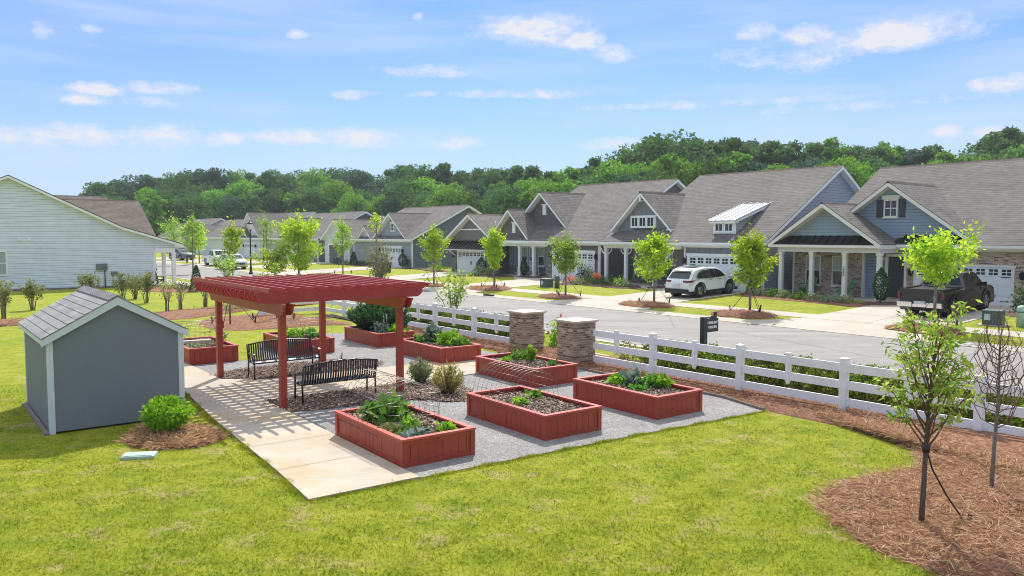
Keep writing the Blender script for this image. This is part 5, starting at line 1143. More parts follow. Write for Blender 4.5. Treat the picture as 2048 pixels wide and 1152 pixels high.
# ---------------- pale blue house on the near side (front faces the street, its side faces us)
def housel():
    h = thing('house', 'pale blue lap sided house with a porch at its right end', 'house', (*W(-61., 6.5), 0), YAW)
    # local x along street (right positive); side wall at x=0; y=0 under the main ridge, +y to the street
    D = -20.
    mb = MB(); mb.prism([(-9.3,.12),(8.9,.12),(8.9,3.46),(6.75,4.14),(0,7.42),(-9.3,2.9)], lambda a,b,t_: (t_,a,b), D, 0); mb.build('wall', 'sid_pale', h)
    mb = MB(); mb.prism([(-9.4,-.1),(8.95,-.1),(8.95,.12),(-9.4,.12)], lambda a,b,t_: (t_,a,b), D, .015); mb.build('foundation', 'stone', h)
    roof_slabs(h, [[(D,6.75,4.35),(.35,6.75,4.35),(.35,0,7.66),(D,0,7.66)], [(D,10.9,3.08),(.35,10.9,3.08),(.35,6.75,4.352),(D,6.75,4.352)], [(.35,-9.8,2.86),(D,-9.8,2.86),(D,0,7.66),(.35,0,7.66)]], 'roofdark', 'roof', 'white', .05, .22)
    wall(h, -.08, .03, 8.82, 8.94, .1, 2.75, 'white', 'corner_board')
    beam(h, D, .1, 10.15, 10.35, 2.45, 2.78); beam(h, -.12, .08, 8.95, 10.15, 2.45, 2.78); MB().prism([(8.9,2.78),(10.35,2.78),(10.35,3.02),(8.9,3.46)], lambda a,b,t_: (t_,a,b), -.1, .06).build('porch_gable', 'sid_pale', h)
    for px in (0,-2.6,-5.5): 
        post(h, px-.02, 10.25, .05, 2.45, .24)
    wall(h, D, 0, 8.94, 10.5, -.2, .05, 'conc_white', 'porch_floor')
    for (yc, z0, z1) in ((-.75,1.05,2.7),): 
        mb = MB(); w_ = .55
        for a in ((yc-w_,yc+w_,z0,z0+.09),(yc-w_,yc+w_,z1-.09,z1),(yc-w_,yc-w_+.09,z0+.09,z1-.09),(yc+w_-.09,yc+w_,z0+.09,z1-.09),(yc-w_+.09,yc+w_-.09,(z0+z1)/2-.03,(z0+z1)/2+.03)): mb.box(0,.05,a[0],a[1],a[2],a[3])
        o = mb.build('window', 'white', h); MB().box(.004,.016,yc-w_+.09,yc+w_-.09,z0+.09,z1-.09).build('pane', 'blind', o)
    for y in (.45,.98): MB().box(0,.06,y,y+.18,3.35,3.48).build('dryer_vent', 'white', h)
    MB().box(0,.08,.0,.12,.52,.62).build('pipe_outlet', 'black', h)
    mb = MB(); mb.box(0,.14,5.05,5.75,1.28,1.72); mb.lathe([(.10,0),(.10,.05)], 12, (.16,5.62,1.5)); mb.build('meter_box', 'greybox', h)
    mb = MB(); mb.tube([(.06,5.60,1.28),(.06,5.60,.05)], .05, 8); mb.build('conduit', 'greybox', h)
    mb = MB(); mb.box(0,.12,6.0,6.4,.90,1.14); mb.tube([(.05,6.1,.9),(.05,6.1,.05)], .025, 6); mb.build('utility_box', 'greybox', h)
    roofy(h, 1.0, 10.5, -16.4, 3.35, -10.7, 6.62, -5.0, 3.35, 'roofdark'); gable(h, -15.9, -5.5, -10.7, 2.5, 3.3, 6.4, 10.0, 10.2, 'sid_pale')
    return h
housel()
def housel2():
    h = thing('house', 'brown roofed house just behind the pale blue one', 'house', (*W(-92.,2.), 0), YAW)
    wall(h, 0, 16, -2, 13, 0, 3.0, 'sid_white'); 
    roofy(h, -12, 15.2, -.4, 2.9, 7.4, 7.45, 15.2, 2.9, 'roofdark'); gable(h, 0, 14.8, 7.4, 2.9, 2.9, 7.2, 14.6, 14.8, 'sid_white')
    win(h, 6, 7.2, .8, 2.3, -2.02, 1, 2, 'blind')
housel2()
#@@
# ---------------------------------------------------------------- vehicles (local: +x forward, y left)
def wheel(rt, x, y, r, w=.24, spokes=5):
    sg = 1 if y > 0 else -1; mb = MB(); prof = [(r*.60,-w/2),(r*.9,-w/2),(r,-w/2+.03),(r,w/2-.03),(r*.9,w/2),(r*.60,w/2)]
    mb.lathe(prof, 28, (x,y,r), 'y'); o = mb.build('wheel', 'tyre', rt)
    mb = MB(); yo = y+sg*(w/2-.02)
    mb.lathe([(r*.66,-.02),(r*.66,.02),(r*.60,.024),(r*.60,-.02)], 28, (x,yo,r), 'y')
    for k in range(spokes):
        for da in (-.13,.13):
            a = 2*math.pi*k/spokes+.3; p = (x+r*.14*math.cos(a), yo+sg*.018, r+r*.14*math.sin(a)); q = (x+r*.62*math.cos(a+da), yo+sg*.016, r+r*.62*math.sin(a+da)); mb.bar(p, q, .045, .02, up=(0,1,0))
    mb.lathe([(r*.17,-.02),(r*.17,.03)], 14, (x,yo,r), 'y'); mb.build('rim', 'rim', o)
def car(name, label, cat, loc, rz, prof, Wd, wheels, r, belt, tum, mat, sidewins, glassedges, nose=.12, group=None, clad=None, gl='cargl', detail=True):
    """prof: silhouette top line rear->front (x,z); bottom is closed with wheel arches"""
    rt = thing(name, label, cat, loc, rz, group); zb = .24; ra = r*1.17
    bot = []; xf = prof[-1][0]; xr = prof[0][0]
    for wx in sorted(wheels, reverse=True):
        for k in range(13):
            a = math.pi*k/12; bot.append((wx+ra*math.cos(a), max(zb, r+ra*math.sin(a)) if 0 < k < 12 else zb))
    poly = [(xr+.03,zb+.05)]+list(prof)+[(xf-.03,zb+.02)]+bot
    Lh = (xf-xr)/2; xc = (xf+xr)/2
    def yf(x, z): return Wd/2*(1-nose*abs((x-xc)/Lh)**5)-max(0,z-belt)*tum
    P = np.array(poly); n = len(P); nrm = []
    for i in range(n):
        e = P[(i+1)%n]-P[i-1]; m = np.array([e[1],-e[0]]); nrm.append(m/(np.linalg.norm(m)+1e-9))
    A = sum(P[i][0]*P[(i+1)%n][1]-P[(i+1)%n][0]*P[i][1] for i in range(n)); sg = -1 if A > 0 else 1
    ins = P+np.array(nrm)*sg*.045
    lay = [(-1,ins),(-.93,P),(.93,P),(1,ins)]; vs = []
    for f, Q in lay: vs += [(x, f*yf(x,z), z) for x, z in Q]
    fs = [(j*n+i, j*n+(i+1)%n, (j+1)*n+(i+1)%n, (j+1)*n+i) for j in range(3) for i in range(n)]
    mb = MB(); mb.add(vs, fs, 0, True); mb.add(vs[:n], [list(range(n))]); mb.add(vs[3*n:], [list(range(n))[::-1]]); body = mb.build('body', mat, rt)
    bm = bmesh.new(); bm.from_mesh(body.data); bmesh.ops.recalc_face_normals(bm, faces=bm.faces[:]); bm.to_mesh(body.data); bm.free()
    for s in (-1,1):                                       # dark wheel housings
        for wx in wheels: MB().lathe([(ra*.985,-.28),(ra*.985,.0)], 24, (wx, s*(Wd/2-.06) if s > 0 else s*(Wd/2-.06)+.28, r), 'y').build('wheel_housing', 'black', rt)
    for s in (-1,1):
        for w_ in sidewins:
            mb = MB(); q = [(x, s*(yf(x,z)+.008), z) for x, z in w_]; q2 = [(x, s*(yf(x,z)-.01), z) for x, z in w_]; k = len(q)
            mb.add(q+q2, [list(range(k)) if s < 0 else list(range(k))[::-1]]+[(i,(i+1)%k,k+(i+1)%k,k+i) for i in range(k)]); mb.build('side_window', gl, rt)
    for (a, b, nm) in glassedges:
        a = np.array(a); b = np.array(b); e = (b-a)/np.linalg.norm(b-a); m = np.array([-e[1], e[0]]); m = m if m[1] > 0 else -m; a1 = a+e*.03+m*.012; b1 = b-e*.03+m*.012
        ya, yb = yf(*a)*.93-.06, yf(*b)*.93-.06; d = m*.02
        MB().hexa([(a1[0]-d[0],-ya,a1[1]-d[1]),(a1[0]-d[0],ya,a1[1]-d[1]),(b1[0]-d[0],yb,b1[1]-d[1]),(b1[0]-d[0],-yb,b1[1]-d[1]),(a1[0],-ya,a1[1]),(a1[0],ya,a1[1]),(b1[0],yb,b1[1]),(b1[0],-yb,b1[1])]).build(nm, gl, rt)
    for wx in wheels:
        for s in (-1,1): wheel(rt, wx, s*(Wd/2-.13), r)
    return rt, yf
def mirrors(rt, x, z, yf, mat):
    for s in (-1,1):
        y = yf(x,z); mb = MB(); mb.hexa([(x-.02,s*(y-.02),z-.06),(x+.10,s*(y-.02),z-.06),(x+.08,s*(y+.20),z-.08),(x-.04,s*(y+.20),z-.08),(x-.02,s*(y-.02),z+.05),(x+.10,s*(y-.02),z+.05),(x+.08,s*(y+.20),z+.08),(x-.04,s*(y+.20),z+.08)]); mb.build('mirror', mat, rt)
SUVP = [(-2.18,.42),(-2.22,.62),(-2.18,.90),(-2.08,1.00),(-1.72,1.42),(-1.58,1.51),(-1.1,1.595),(-.5,1.625),(.15,1.59),(.55,1.49),(1.20,1.08),(1.75,.98),(2.08,.86),(2.22,.68),(2.24,.42)]
SUVW = [[(-1.55,1.06),(-.72,1.03),(-.72,1.48),(-1.05,1.46),(-1.40,1.32)], [(-.68,1.03),(.02,1.04),(.02,1.49),(-.68,1.48)], [(.06,1.04),(.98,1.06),(.55,1.37),(.30,1.46),(.06,1.49)]]
def suv(label, loc, rz, mat='suvwhite', group=None, tail=True):
    rt, yf = car('parked_car', label, 'car', loc, rz, SUVP, 1.86, (-1.32,1.33), .36, .98, .30, mat, SUVW, [((-2.06,1.03),(-1.73,1.41),'rear_window'),((.60,1.46),(1.18,1.10),'windscreen')], .13, group)
    for s in (-1,1):
        mb = MB()
        pts = [(-2.17,.86),(-2.13,.98),(-1.70,.97),(-1.95,.86)]; q = [(x, s*(yf(x,z)+.006), z) for x, z in pts]; mb.add(q, [(0,1,2,3) if s > 0 else (3,2,1,0)]); 
        y0, y1 = sorted((s*.42, s*.80)); mb.hexa([(-2.205,y0,.86),(-2.205,y1,.86),(-2.1,y1,.86),(-2.1,y0,.86),(-2.19,y0,.97),(-2.19,y1,.97),(-2.06,y1,.97),(-2.06,y0,.97)]); mb.build('tail_light', 'taillight', rt)
        mb = MB()          # lower cladding
        for a, b in ((-2.2,-1.78),(-.88,.88),(1.78,2.16)): 
            q = [(a,s*(yf(a,.3)+.01),.22),(b,s*(yf(b,.3)+.01),.22),(b,s*(yf(b,.3)+.01),.38),(a,s*(yf(a,.3)+.01),.38)]; mb.add(q, [(0,1,2,3) if s < 0 else (3,2,1,0)])
        for wx in (-1.32,1.33):
            for k in range(12):
                a0, a1 = math.pi*k/12, math.pi*(k+1)/12
                q = [(wx+rr*math.cos(a), s*(yf(wx+rr*math.cos(a),.7)+.012), .36+rr*math.sin(a)) for rr, a in ((.42,a0),(.50,a0),(.50,a1),(.42,a1))]; mb.add(q, [(0,1,2,3) if s < 0 else (3,2,1,0)])
        mb.build('cladding', 'cladding', rt)
        mb = MB(); mb.tube([(-1.4,s*.62,1.60),(-.5,s*.63,1.67),(.2,s*.60,1.62)], .018, 6); mb.build('roof_rail', 'chrome', rt)
        mb = MB()
        for x in (-.42,.36): mb.box(x-.1,x+.1,*sorted((s*(yf(x,.94)-.01),s*(yf(x,.94)+.03))),.92,.95)
        mb.build('door_handle', 'chrome', rt)
        mb = MB(); q = [(x, s*(yf(x,z)+.008), z) for x, z in ((1.62,.84),(1.72,.94),(2.08,.82),(2.12,.72))]; mb.add(q, [(0,1,2,3) if s < 0 else (3,2,1,0)]); mb.build('headlight', 'glass', rt)
    MB().box(-2.27,-2.15,-.78,.78,.26,.50).build('bumper', 'cladding', rt); MB().box(-2.275,-2.2,-.24,.24,.62,.76).build('number_plate', 'plate', rt)
    MB().box(-1.1,.2,-.50,.50,1.62,1.634).build('sunroof', 'cargl', rt); MB().hexa([(-1.82,-.6,1.45),(-1.82,.6,1.45),(-1.5,.6,1.54),(-1.5,-.6,1.54),(-1.85,-.6,1.48),(-1.85,.6,1.48),(-1.5,.6,1.57),(-1.5,-.6,1.57)]).build('spoiler', mat, rt)
    mirrors(rt, .88, 1.06, yf, mat); MB().box(2.16,2.26,-.55,.55,.50,.66).build('grille', 'cladding', rt); return rt
PKP = [(-2.68,.55),(-2.70,.80),(-2.66,1.14),(-.78,1.14),(-.70,1.18),(-.62,1.74),(-.35,1.80),(.45,1.80),(.78,1.72),(1.36,1.18),(2.28,1.08),(2.55,.96),(2.66,.72),(2.66,.50)]
PKW = [[(-.58,1.18),(-.58,1.62),(-.36,1.72),(.18,1.72),(.18,1.18)], [(.24,1.18),(.24,1.72),(.72,1.66),(1.18,1.22),(1.10,1.18)]]
def pickup(label, loc, rz, mat, bump_='chrome', group=None):
    rt, yf = car('pickup_truck', label, 'truck', loc, rz, PKP, 1.90, (-1.72,1.62), .40, 1.12, .30, mat, PKW, [((-.69,1.24),(-.62,1.70),'rear_window'),((.80,1.70),(1.34,1.20),'windscreen')], .07, group)
    mb = MB(); mb.box(-2.60,-.82,-.74,.74,1.142,1.150); mb.build('truck_bed', 'black', rt)
    for s in (-1,1): MB().box(-2.66,-.80,*sorted((s*.78,s*.92)),1.142,1.20).build('bed_rail', mat, rt)
    MB().hexa([(-2.72,-.78,.62),(-2.72,.78,.62),(-2.66,.78,.62),(-2.66,-.78,.62),(-2.71,-.78,1.20),(-2.71,.78,1.20),(-2.62,.78,1.20),(-2.62,-.78,1.20)]).build('tailgate', mat, rt)
    mb = MB(); mb.box(-2.86,-2.66,-.90,-.30,.46,.66); mb.box(-2.86,-2.66,.30,.90,.46,.66); mb.box(-2.82,-2.66,-.3,.3,.46,.58); mb.build('rear_bumper', bump_, rt); MB().box(-2.835,-2.7,-.22,.22,.58,.70).build('number_plate', 'plate', rt)
    for s in (-1,1):
        MB().box(-2.73,-2.60,*sorted((s*.83,s*.93)),.80,1.08).build('tail_light', 'taillight', rt)
        MB().box(2.42,2.66,*sorted((s*.50,s*.88)),.76,.96).build('headlight', 'lampglass', rt)
        for wx in (-1.72,1.62):
            mb = MB()
            for k in range(12):
                a0, a1 = math.pi*k/12, math.pi*(k+1)/12
                q = [(wx+rr*math.cos(a), s*(yf(wx+rr*math.cos(a),.7)+.03), .40+rr*math.sin(a)) for rr, a in ((.46,a0),(.56,a0),(.56,a1),(.46,a1))]; mb.add(q, [(0,1,2,3) if s < 0 else (3,2,1,0)])
            mb.build('wheel_arch', mat, rt)
        mb = MB()
        for x in (.02,.98): mb.box(x-.1,x+.1,*sorted((s*(yf(x,1.04)-.01),s*(yf(x,1.04)+.03))),1.0,1.04)
        mb.build('door_handle', 'black', rt)
    MB().box(2.60,2.70,-.5,.5,.66,.94).build('grille', bump_, rt); MB().box(2.58,2.74,-.9,.9,.42,.60).build('front_bumper', bump_, rt); mirrors(rt, 1.05, 1.22, yf, 'black'); return rt
FWD = math.atan2(ND[1], ND[0])
def vz(x, n): return math.atan2(TER(n+1.3)-TER(n-1.3), 2.6)
def park(o, x, n, rz, up=True):
    o.location = (*W(x,n), TER(n)+.02); o.rotation_euler = (0, -vz(x,n) if up else 0, rz)
s1_ = suv('white car with dark roof glass parked before the grey garage', (0,0,0), 0); park(s1_, -27.55, 35.95, FWD)
p1_ = pickup('black pickup truck parked before the brick house garage', (0,0,0), 0, 'carblack'); park(p1_, -14.6, 36.35, FWD)
p2_ = pickup('white pickup truck stopped on the road at the far left', (0,0,0), 0, 'suvwhite', 'cladding'); park(p2_, -92.0, 30.2, YAW, False)
s2_ = suv('silver car on the road half hidden by shrubs beside the white pickup', (0,0,0), 0, 'carsilver'); park(s2_, -83.0, 28.7, YAW, False)
s3_ = suv('dark car parked far off behind the small trees at the left', (0,0,0), 0, 'cardark'); park(s3_, -112.5, 32.0, YAW+R(10), False)
s4_ = suv('white car seen between the porch posts of the pale blue house', (0,0,0), 0); park(s4_, -81.0, 18.3, FWD+R(8), False)
# ---------------------------------------------------------------- street furniture
def lamp(label, x, n, h=5.1, fl=False):
    rt = thing('street_lamp', label, 'street lamp', (*W(x,n), TER(n)), 0, 'black street lamps')
    mb = MB(); mb.lathe([(.20,0),(.20,.12),(.13,.20),(.12,.6),(.075,.75),(.06,h-.9),(.09,h-.85),(.12,h-.80)], 14); mb.build('pole', 'black', rt)
    mb = MB(); mb.lathe([(.13,h-.79),(.25,h-.35),(.26,h-.30)], 12); mb.build('lamp_glass', 'lampglass', rt)
    mb = MB(); mb.lathe([(.30,h-.298),(.29,h-.25),(.16,h-.14),(.06,h-.08),(.05,h-.02),(.02,h+.10)], 12); mb.build('lamp_cap', 'black', rt)
lamp('taller black street lamp with white glass above the pergola', -72.5, 26.8, 5.0); lamp('shorter black street lamp further back along the road', -97.9, 37.9, 4.7)
def ubox(x, n, a, b):
    rt = thing('transformer_box', a, 'utility box', (*W(x,n), TER(n)-.02), YAW+R(8), 'green utility boxes on the lawns'); MB().box(-.33,.33,-.30,.30,0,.56).build('cabinet', 'green_box', rt); MB().hexa([(-.36,-.34,.562),(.36,-.34,.562),(.36,.34,.562),(-.36,.34,.562),(-.34,-.32,.60),(.34,-.32,.60),(.30,.28,.63),(-.30,.28,.63)]).build('lid', 'green_box', rt); MB().box(-.25,-.05,-.315,-.301,.22,.46).build('warning_plate', 'plate', rt); MB().box(-.5,.5,-.4,.4,-.05,.04).build('base', 'conc_white', rt)
    rt = thing('cable_pedestal', b, 'pedestal', (*W(x+.95,n+.05), TER(n)-.02), YAW, 'green cable pedestals'); mb = MB(); mb.lathe([(.17,0),(.17,.74),(.15,.80),(.06,.84)], 14); mb.build('cover', 'green_lid' if x > -20 else 'green_box', rt); MB().lathe([(.185,.58),(.185,.62)], 14).build('band', 'green_box', rt)
ubox(-11.75, 33.4, 'grey green transformer box on the lawn right of the black pickup', 'pale green cable pedestal right of the black pickup')
ubox(-38.5, 33.9, 'green transformer box on the lawn before the dark grey house', 'dark green cable pedestal on the lawn before the dark grey house')
mb = MB(); mb.hexa([(-.28,-.28,0),(.28,-.28,0),(.28,.28,0),(-.28,.28,0),(-.34,-.34,.95),(.34,-.34,.95),(.34,.34,.95),(-.34,.34,.95)]); rt = thing('wheelie_bin', 'dark bin with a pale lid beside the driveway of the slate house', 'bin', (*W(-61.8,35.2), TER(35.2)), YAW); mb.build('tub', 'binblack', rt); MB().box(-.38,.38,-.38,.38,.952,1.04).build('lid', 'lampglass', rt)
mb = MB(); o = MB().box(-.45,.45,-.05,.12,.0,.14).build('drain_inlet', 'black', None, (*W(-37.4,28.25), .085), YAW); tag(o, 'black storm drain inlet in the far kerb', 'drain')
rt = thing('fire_hydrant', 'dark fire hydrant on the verge at the far left', 'hydrant', (*W(-104.,30.2), TER(30.2)), 0); mb = MB(); mb.lathe([(.16,0),(.16,.06),(.11,.08),(.11,.55),(.13,.57),(.12,.66),(.05,.76),(.03,.8)], 12); mb.build('barrel', 'cladding', rt); MB().lathe([(.06,-.2),(.06,.2)], 10, (0,0,.42), 'y').build('nozzle', 'cladding', rt)
def adirondack(label, loc, rz, mat, group):
    rt = thing('garden_chair', label, 'chair', loc, rz, group)
    mb = MB()
    for k in range(6): 
        x = -.26+k*.104; h = .95+.10*(1-((k-2.5)/2.5)**2); mb.bar((x,.18,.25),(x*1.15,.46,h), .095, .022, up=(0,1,0))
    mb.build('backrest', mat, rt)
    mb = MB()
    for k in range(6): y = -.30+k*.095; z = .38-k*.026; mb.box(-.27,.27,y,y+.085,z-.012,z+.012)
    mb.build('seat', mat, rt)
    for s in (-1,1):
        MB().box(*sorted((s*.27,s*.41)),-.38,.30,.56,.585).build('armrest', mat, rt); MB().bar((s*.31,-.32,0),(s*.31,-.32,.56),.03,.10).build('leg', mat, rt); MB().bar((s*.31,-.30,.36),(s*.31,.42,.04),.03,.10).build('leg', mat, rt)
CG = 'mint green garden chairs on the brick house porch'
adirondack('left mint green garden chair on the brick house porch', (*W(-23.5,40.0),.53), YAW+R(-12), 'chair_green', CG); adirondack('right mint green garden chair turned sideways on the brick house porch', (*W(-21.2,39.75),.53), YAW-R(50), 'chair_green', CG)
adirondack('dark garden chair on the porch of the pale blue house', (*W(-62.3,15.9),.05), YAW+R(120), 'black', 'dark garden chairs')
def rocker(label, loc, rz):
    rt = thing('rocking_chair', label, 'chair', loc, rz, 'white rocking chairs on the dark house porch'); mb = MB()
    for k in range(6): x = -.22+k*.088; mb.bar((x,.24,.45),(x,.36,1.15),.04,.02,up=(0,1,0))
    mb.bar((-.26,.365,1.16),(.26,.365,1.16),.03,.12); mb.bar((-.26,.25,.48),(.26,.25,.48),.03,.06); mb.build('backrest', 'white', rt); MB().box(-.28,.28,-.26,.24,.42,.45).build('seat', 'white', rt)
    for s in (-1,1):
        MB().bar((s*.27,-.24,.06),(s*.27,-.24,.65),.04,.04).build('leg', 'white', rt); MB().bar((s*.27,.24,.06),(s*.27,.25,.60),.04,.04).build('leg', 'white', rt); MB().box(*sorted((s*.24,s*.32)),-.30,.30,.65,.68).build('armrest', 'white', rt)
        MB().tube([(s*.27,y,.03+.25*(y/.5)**2) for y in np.linspace(-.45,.5,7)], .02, 5).build('rocker', 'white', rt)
rocker('left white rocking chair on the dark house porch', (*W(-48.9,40.3),.53), YAW-R(15)); rocker('right white rocking chair on the dark house porch', (*W(-47.4,40.4),.53), YAW+R(70))
rt = thing('flag', 'small striped flag hanging beside the garage wing', 'flag', (*W(-58.9,39.0), 2.45), YAW); MB().tube([(0,.5,-.1),(0,-.35,.55)], .015, 6).build('pole', 'white', rt)
mb = MB()
for k in range(7): 
    for j in range(5): x0, x1 = .08*k-.28, .08*(k+1)-.28; z1 = .45-.14*j; mb.add([(x0,-.3+.05*math.sin(k),z1-.14),(x1,-.3+.05*math.sin(k+1),z1-.14),(x1,-.3+.05*math.sin(k+1),z1),(x0,-.3+.05*math.sin(k),z1)], [(0,1,2,3)], 2 if (k < 3 and j < 2) else k%2)
mb.build('cloth', ['flagred','flagwhite','flagblue'], rt)
# ---------------------------------------------------------------- trees
def limb(mb, p, d, ln, r, seg=5, bend=.25, up=.12):
    pts = [np.array(p,float)]; dd = np.array(d,float)
    for i in range(4):
        dd = dd/np.linalg.norm(dd)+np.array([random.uniform(-bend,bend),random.uniform(-bend,bend),up]); dd /= np.linalg.norm(dd); pts.append(pts[-1]+dd*ln/4)
    mb.tube(pts, [r,r*.8,r*.6,r*.42,r*.2], seg); return pts
def young_tree(name, label, loc, h, crown_r, crown_z0, nleaf, size, mat, tr=.045, shape='vase', nl=16, stakes=True, group=None, barkm='barkgrey', lean=0, seed=0, asp=.55, islands=True):
    random.seed(seed); rng = np.random.default_rng(seed); rt = thing(name, label, 'tree', loc, seed*1.7, group)
    mb = MB(); top = h*.93; mb.tube([(0,0,-.05),(lean*.3,0,crown_z0),(lean*.6,.02,(crown_z0+top)/2),(lean,0,top)], [tr*1.25,tr,tr*.65,tr*.2], 8); mb.build('trunk', barkm, rt)
    mb = MB(); Ps = []; tw = []
    for k in range(nl):
        f = (k+.5)/nl; z = crown_z0+(top-crown_z0)*f*.8; a = k*2.4+random.uniform(-.3,.3)
        if shape == 'vase': rad = crown_r*(.55+.75*math.sin(math.pi*min(1,f*.95+.08)))*random.uniform(.6,1.2)*.75
        else: rad = crown_r*(1.05-.75*f)*random.uniform(.8,1.1)
        d = np.array([math.cos(a), math.sin(a), .55+.5*f]); pts = limb(mb, (lean*.5*f,0,z), d, max(.25,rad*1.25), tr*.42*(1-.5*f)); tw.append(pts)
    mb.build('branches', barkm, rt)
    m = nleaf//len(tw)
    for pts in tw:
        A = np.array(pts); u = .25+.85*rng.random(m)**.8; i = np.minimum((u*4).astype(int), 3); w = (u*4-i)[:,None]; P = A[i]*(1-w)+A[i+1]*w
        Ps.append(P+rng.normal(0,1,(m,3))*np.array([.12,.12,.10])*crown_r*(.55+.5*u[:,None]))
    Ps.append(np.array([[lean,0,top]])+rng.normal(0,1,(m,3))*np.array([.15,.15,.28])*crown_r)
    quads('crown', leafverts(np.concatenate(Ps), size, asp, .9, .25, rng=rng), mat, rt)
    return rt
def stakes(loc, r, hh, label, n=3, rot=.3):
    rt = thing('tree_guy_stakes', label, 'tree stakes', loc, 0, 'guy straps staked round the young trees')
    for k in range(n):
        a = rot+k*2*math.pi/n; p = (r*math.cos(a), r*math.sin(a), 0); MB().tube([(p[0],p[1],.05),(0.03*math.cos(a),.03*math.sin(a),hh)], .012, 5).build('strap', 'black', rt); MB().bar((p[0],p[1],-.1),(p[0]*1.05,p[1]*1.05,.28),.05,.05).build('stake', 'black', rt)
def gl(x, n, dz=0): return (*W(x,n), TER(n)+dz)
TG = 'young street trees on the far verge'
for (x, n, h, r, z0, nm, lab, sd, mat) in [(-13.05,31.3,3.05,1.45,1.5,3000,'bright street tree half hiding the black pickup',3,'leaf_street'),(-20.8,30.65,3.5,1.15,1.1,3100,'bright street tree on the verge right of the white car',4,'leaf_street'),
        (-26.7,30.9,3.45,1.12,1.1,2800,'bright street tree on the straw island left of the white car',5,'leaf_street'),(-33.0,30.5,3.35,1.05,1.15,2600,'darker street tree with thin russet top before the dark garage',6,'leaf_mid'),
        (-40.8,31.3,3.85,1.05,1.15,2800,'bright street tree on the island by the storm drain',7,'leaf_street'),(-45.75,29.8,4.05,1.1,1.5,2400,'bright street tree before the garage wing with the awning',8,'leaf_street'),
        (-64.0,32.0,4.9,1.3,1.5,1800,'street tree with split thin crown left of the slate house door',10,'leaf_mid')]:
    young_tree('street_tree', lab, gl(x,n,.05), h, r, z0, nm, .16, mat, .05, 'vase', 18, group=TG, seed=sd); stakes(gl(x,n,.06), .85, 1.15, 'straps and stakes holding the '+lab.split(' ')[0]+' tree '+{3:'by the black pickup',4:'right of the white car',5:'left of the white car',6:'before the dark garage',7:'by the storm drain',8:'before the garage wing',10:'by the slate house'}[sd], rot=sd*.7)
young_tree('street_tree', 'nearly bare thin street tree with a tuft of leaves before the slate house', gl(-54.2,30.,.05), 5.3, .8, 3.6, 320, .16, 'leaf_street', .045, 'vase', 8, group=TG, seed=21); stakes(gl(-54.2,30.,.05), .9, 1.6, 'straps and stakes holding the nearly bare tree')
young_tree('street_tree', 'large spreading bright tree rising above the middle of the pergola', (*at(598,557,.1)[:2],.1), 5.0, 2.2, .5, 4600, .24, 'leaf_street', .08, 'vase', 24, group='trees on the near verge', seed=22)
young_tree('street_tree', 'low bright yellow green tree left of the spreading one', (*at(549,558,.1)[:2],.1), 2.0, 1.4, .3, 1500, .22, 'leaf_street', .05, 'vase', 16, group='trees on the near verge', seed=23)
young_tree('street_tree', 'upright bright tree in front of the white pickup and lamp', (*at(466,552,.1)[:2],.1), 4.7, 1.15, 1.6, 1300, .22, 'leaf_street', .05, 'vase', 16, group='trees on the near verge', seed=24)
young_tree('street_tree', 'pale green slim tree on the verge left of the white pickup', gl(-75.7,22.5,0), 5.5, 1.3, 1.9, 1300, .22, 'leaf_mid', .06, 'vase', 16, group='trees on the near verge', seed=25); 
young_tree('street_tree', 'thin airy tree behind the porch roof of the pale blue house', gl(-98,27,0), 5.6, 1.9, 2.0, 800, .24, 'leaf_mid', .06, 'vase', 14, group='trees on the near verge', seed=26)
young_tree('street_tree', 'second airy tree beyond the slim pale one', gl(-100,30.5,0), 4.6, 1.7, 1.4, 1100, .24, 'leaf_street', .06, 'vase', 14, group='trees on the near verge', seed=27)
young_tree('street_tree', 'small tree with sparse leaves at the right of the lamp posts', gl(-92,36,0), 5.8, 1.4, 1.8, 700, .22, 'leaf_mid', .06, 'vase', 14, group='trees on the near verge', seed=28)
# dense upright multi stem tree and small tree beyond the fence
def multistem(name, label, loc, h, r, nst, nleaf, size, mat, group=None, seed=0, top=.35, barkm='barkgrey', cat='shrub'):
    random.seed(seed); rng = np.random.default_rng(seed); rt = thing(name, label, cat, loc, 0, group); mb = MB(); Ps = []
    for k in range(nst):
        a = random.uniform(0,6.28); t_ = random.uniform(.3,1); e = np.array([r*t_*math.cos(a), r*t_*math.sin(a), h*random.uniform(.75,1.05)*(1-.2*t_)])
        p = [np.array([.08*math.cos(a),.08*math.sin(a),-.03]), np.array([e[0]*.35,e[1]*.35,e[2]*.4]), np.array([e[0]*.75,e[1]*.75,e[2]*.75]), e]; mb.tube(p, [.018,.014,.009,.004], 5)
        m = nleaf//nst; u = top+(1.03-top)*rng.random(m); A = np.array(p); i = np.minimum((u*3).astype(int),2); w = (u*3-i)[:,None]; Ps.append(A[i]*(1-w)+A[i+1]*w+rng.normal(0,.10*r+.04,(m,3)))
    mb.build('stems', barkm, rt); quads('foliage', leafverts(np.concatenate(Ps), size, .55, .5, .1, rng=rng), mat, rt); return rt
multistem('upright_shrub_tree', 'dense upright many stemmed tree above the right end of the pergola', (*at(760,592,.08)[:2],.05), 3.6, .95, 26, 1500, .13, 'leaf_straw', None, 31, .3, cat='tree')
tr9 = at(905,640,.05); multistem('small_tree', 'small leafy tree on the near verge right of the pergola roof', (tr9[0],tr9[1],.05), 2.35, 1.15, 16, 520, .15, 'leaf_mid', None, 32, .35, cat='tree')
multistem('small_tree', 'bronze leaved bush in front of the white pickup', (*at(455,560,.05)[:2],.05), 2.2, 1.5, 22, 900, .15, 'leaf_mid', None, 33, .4)
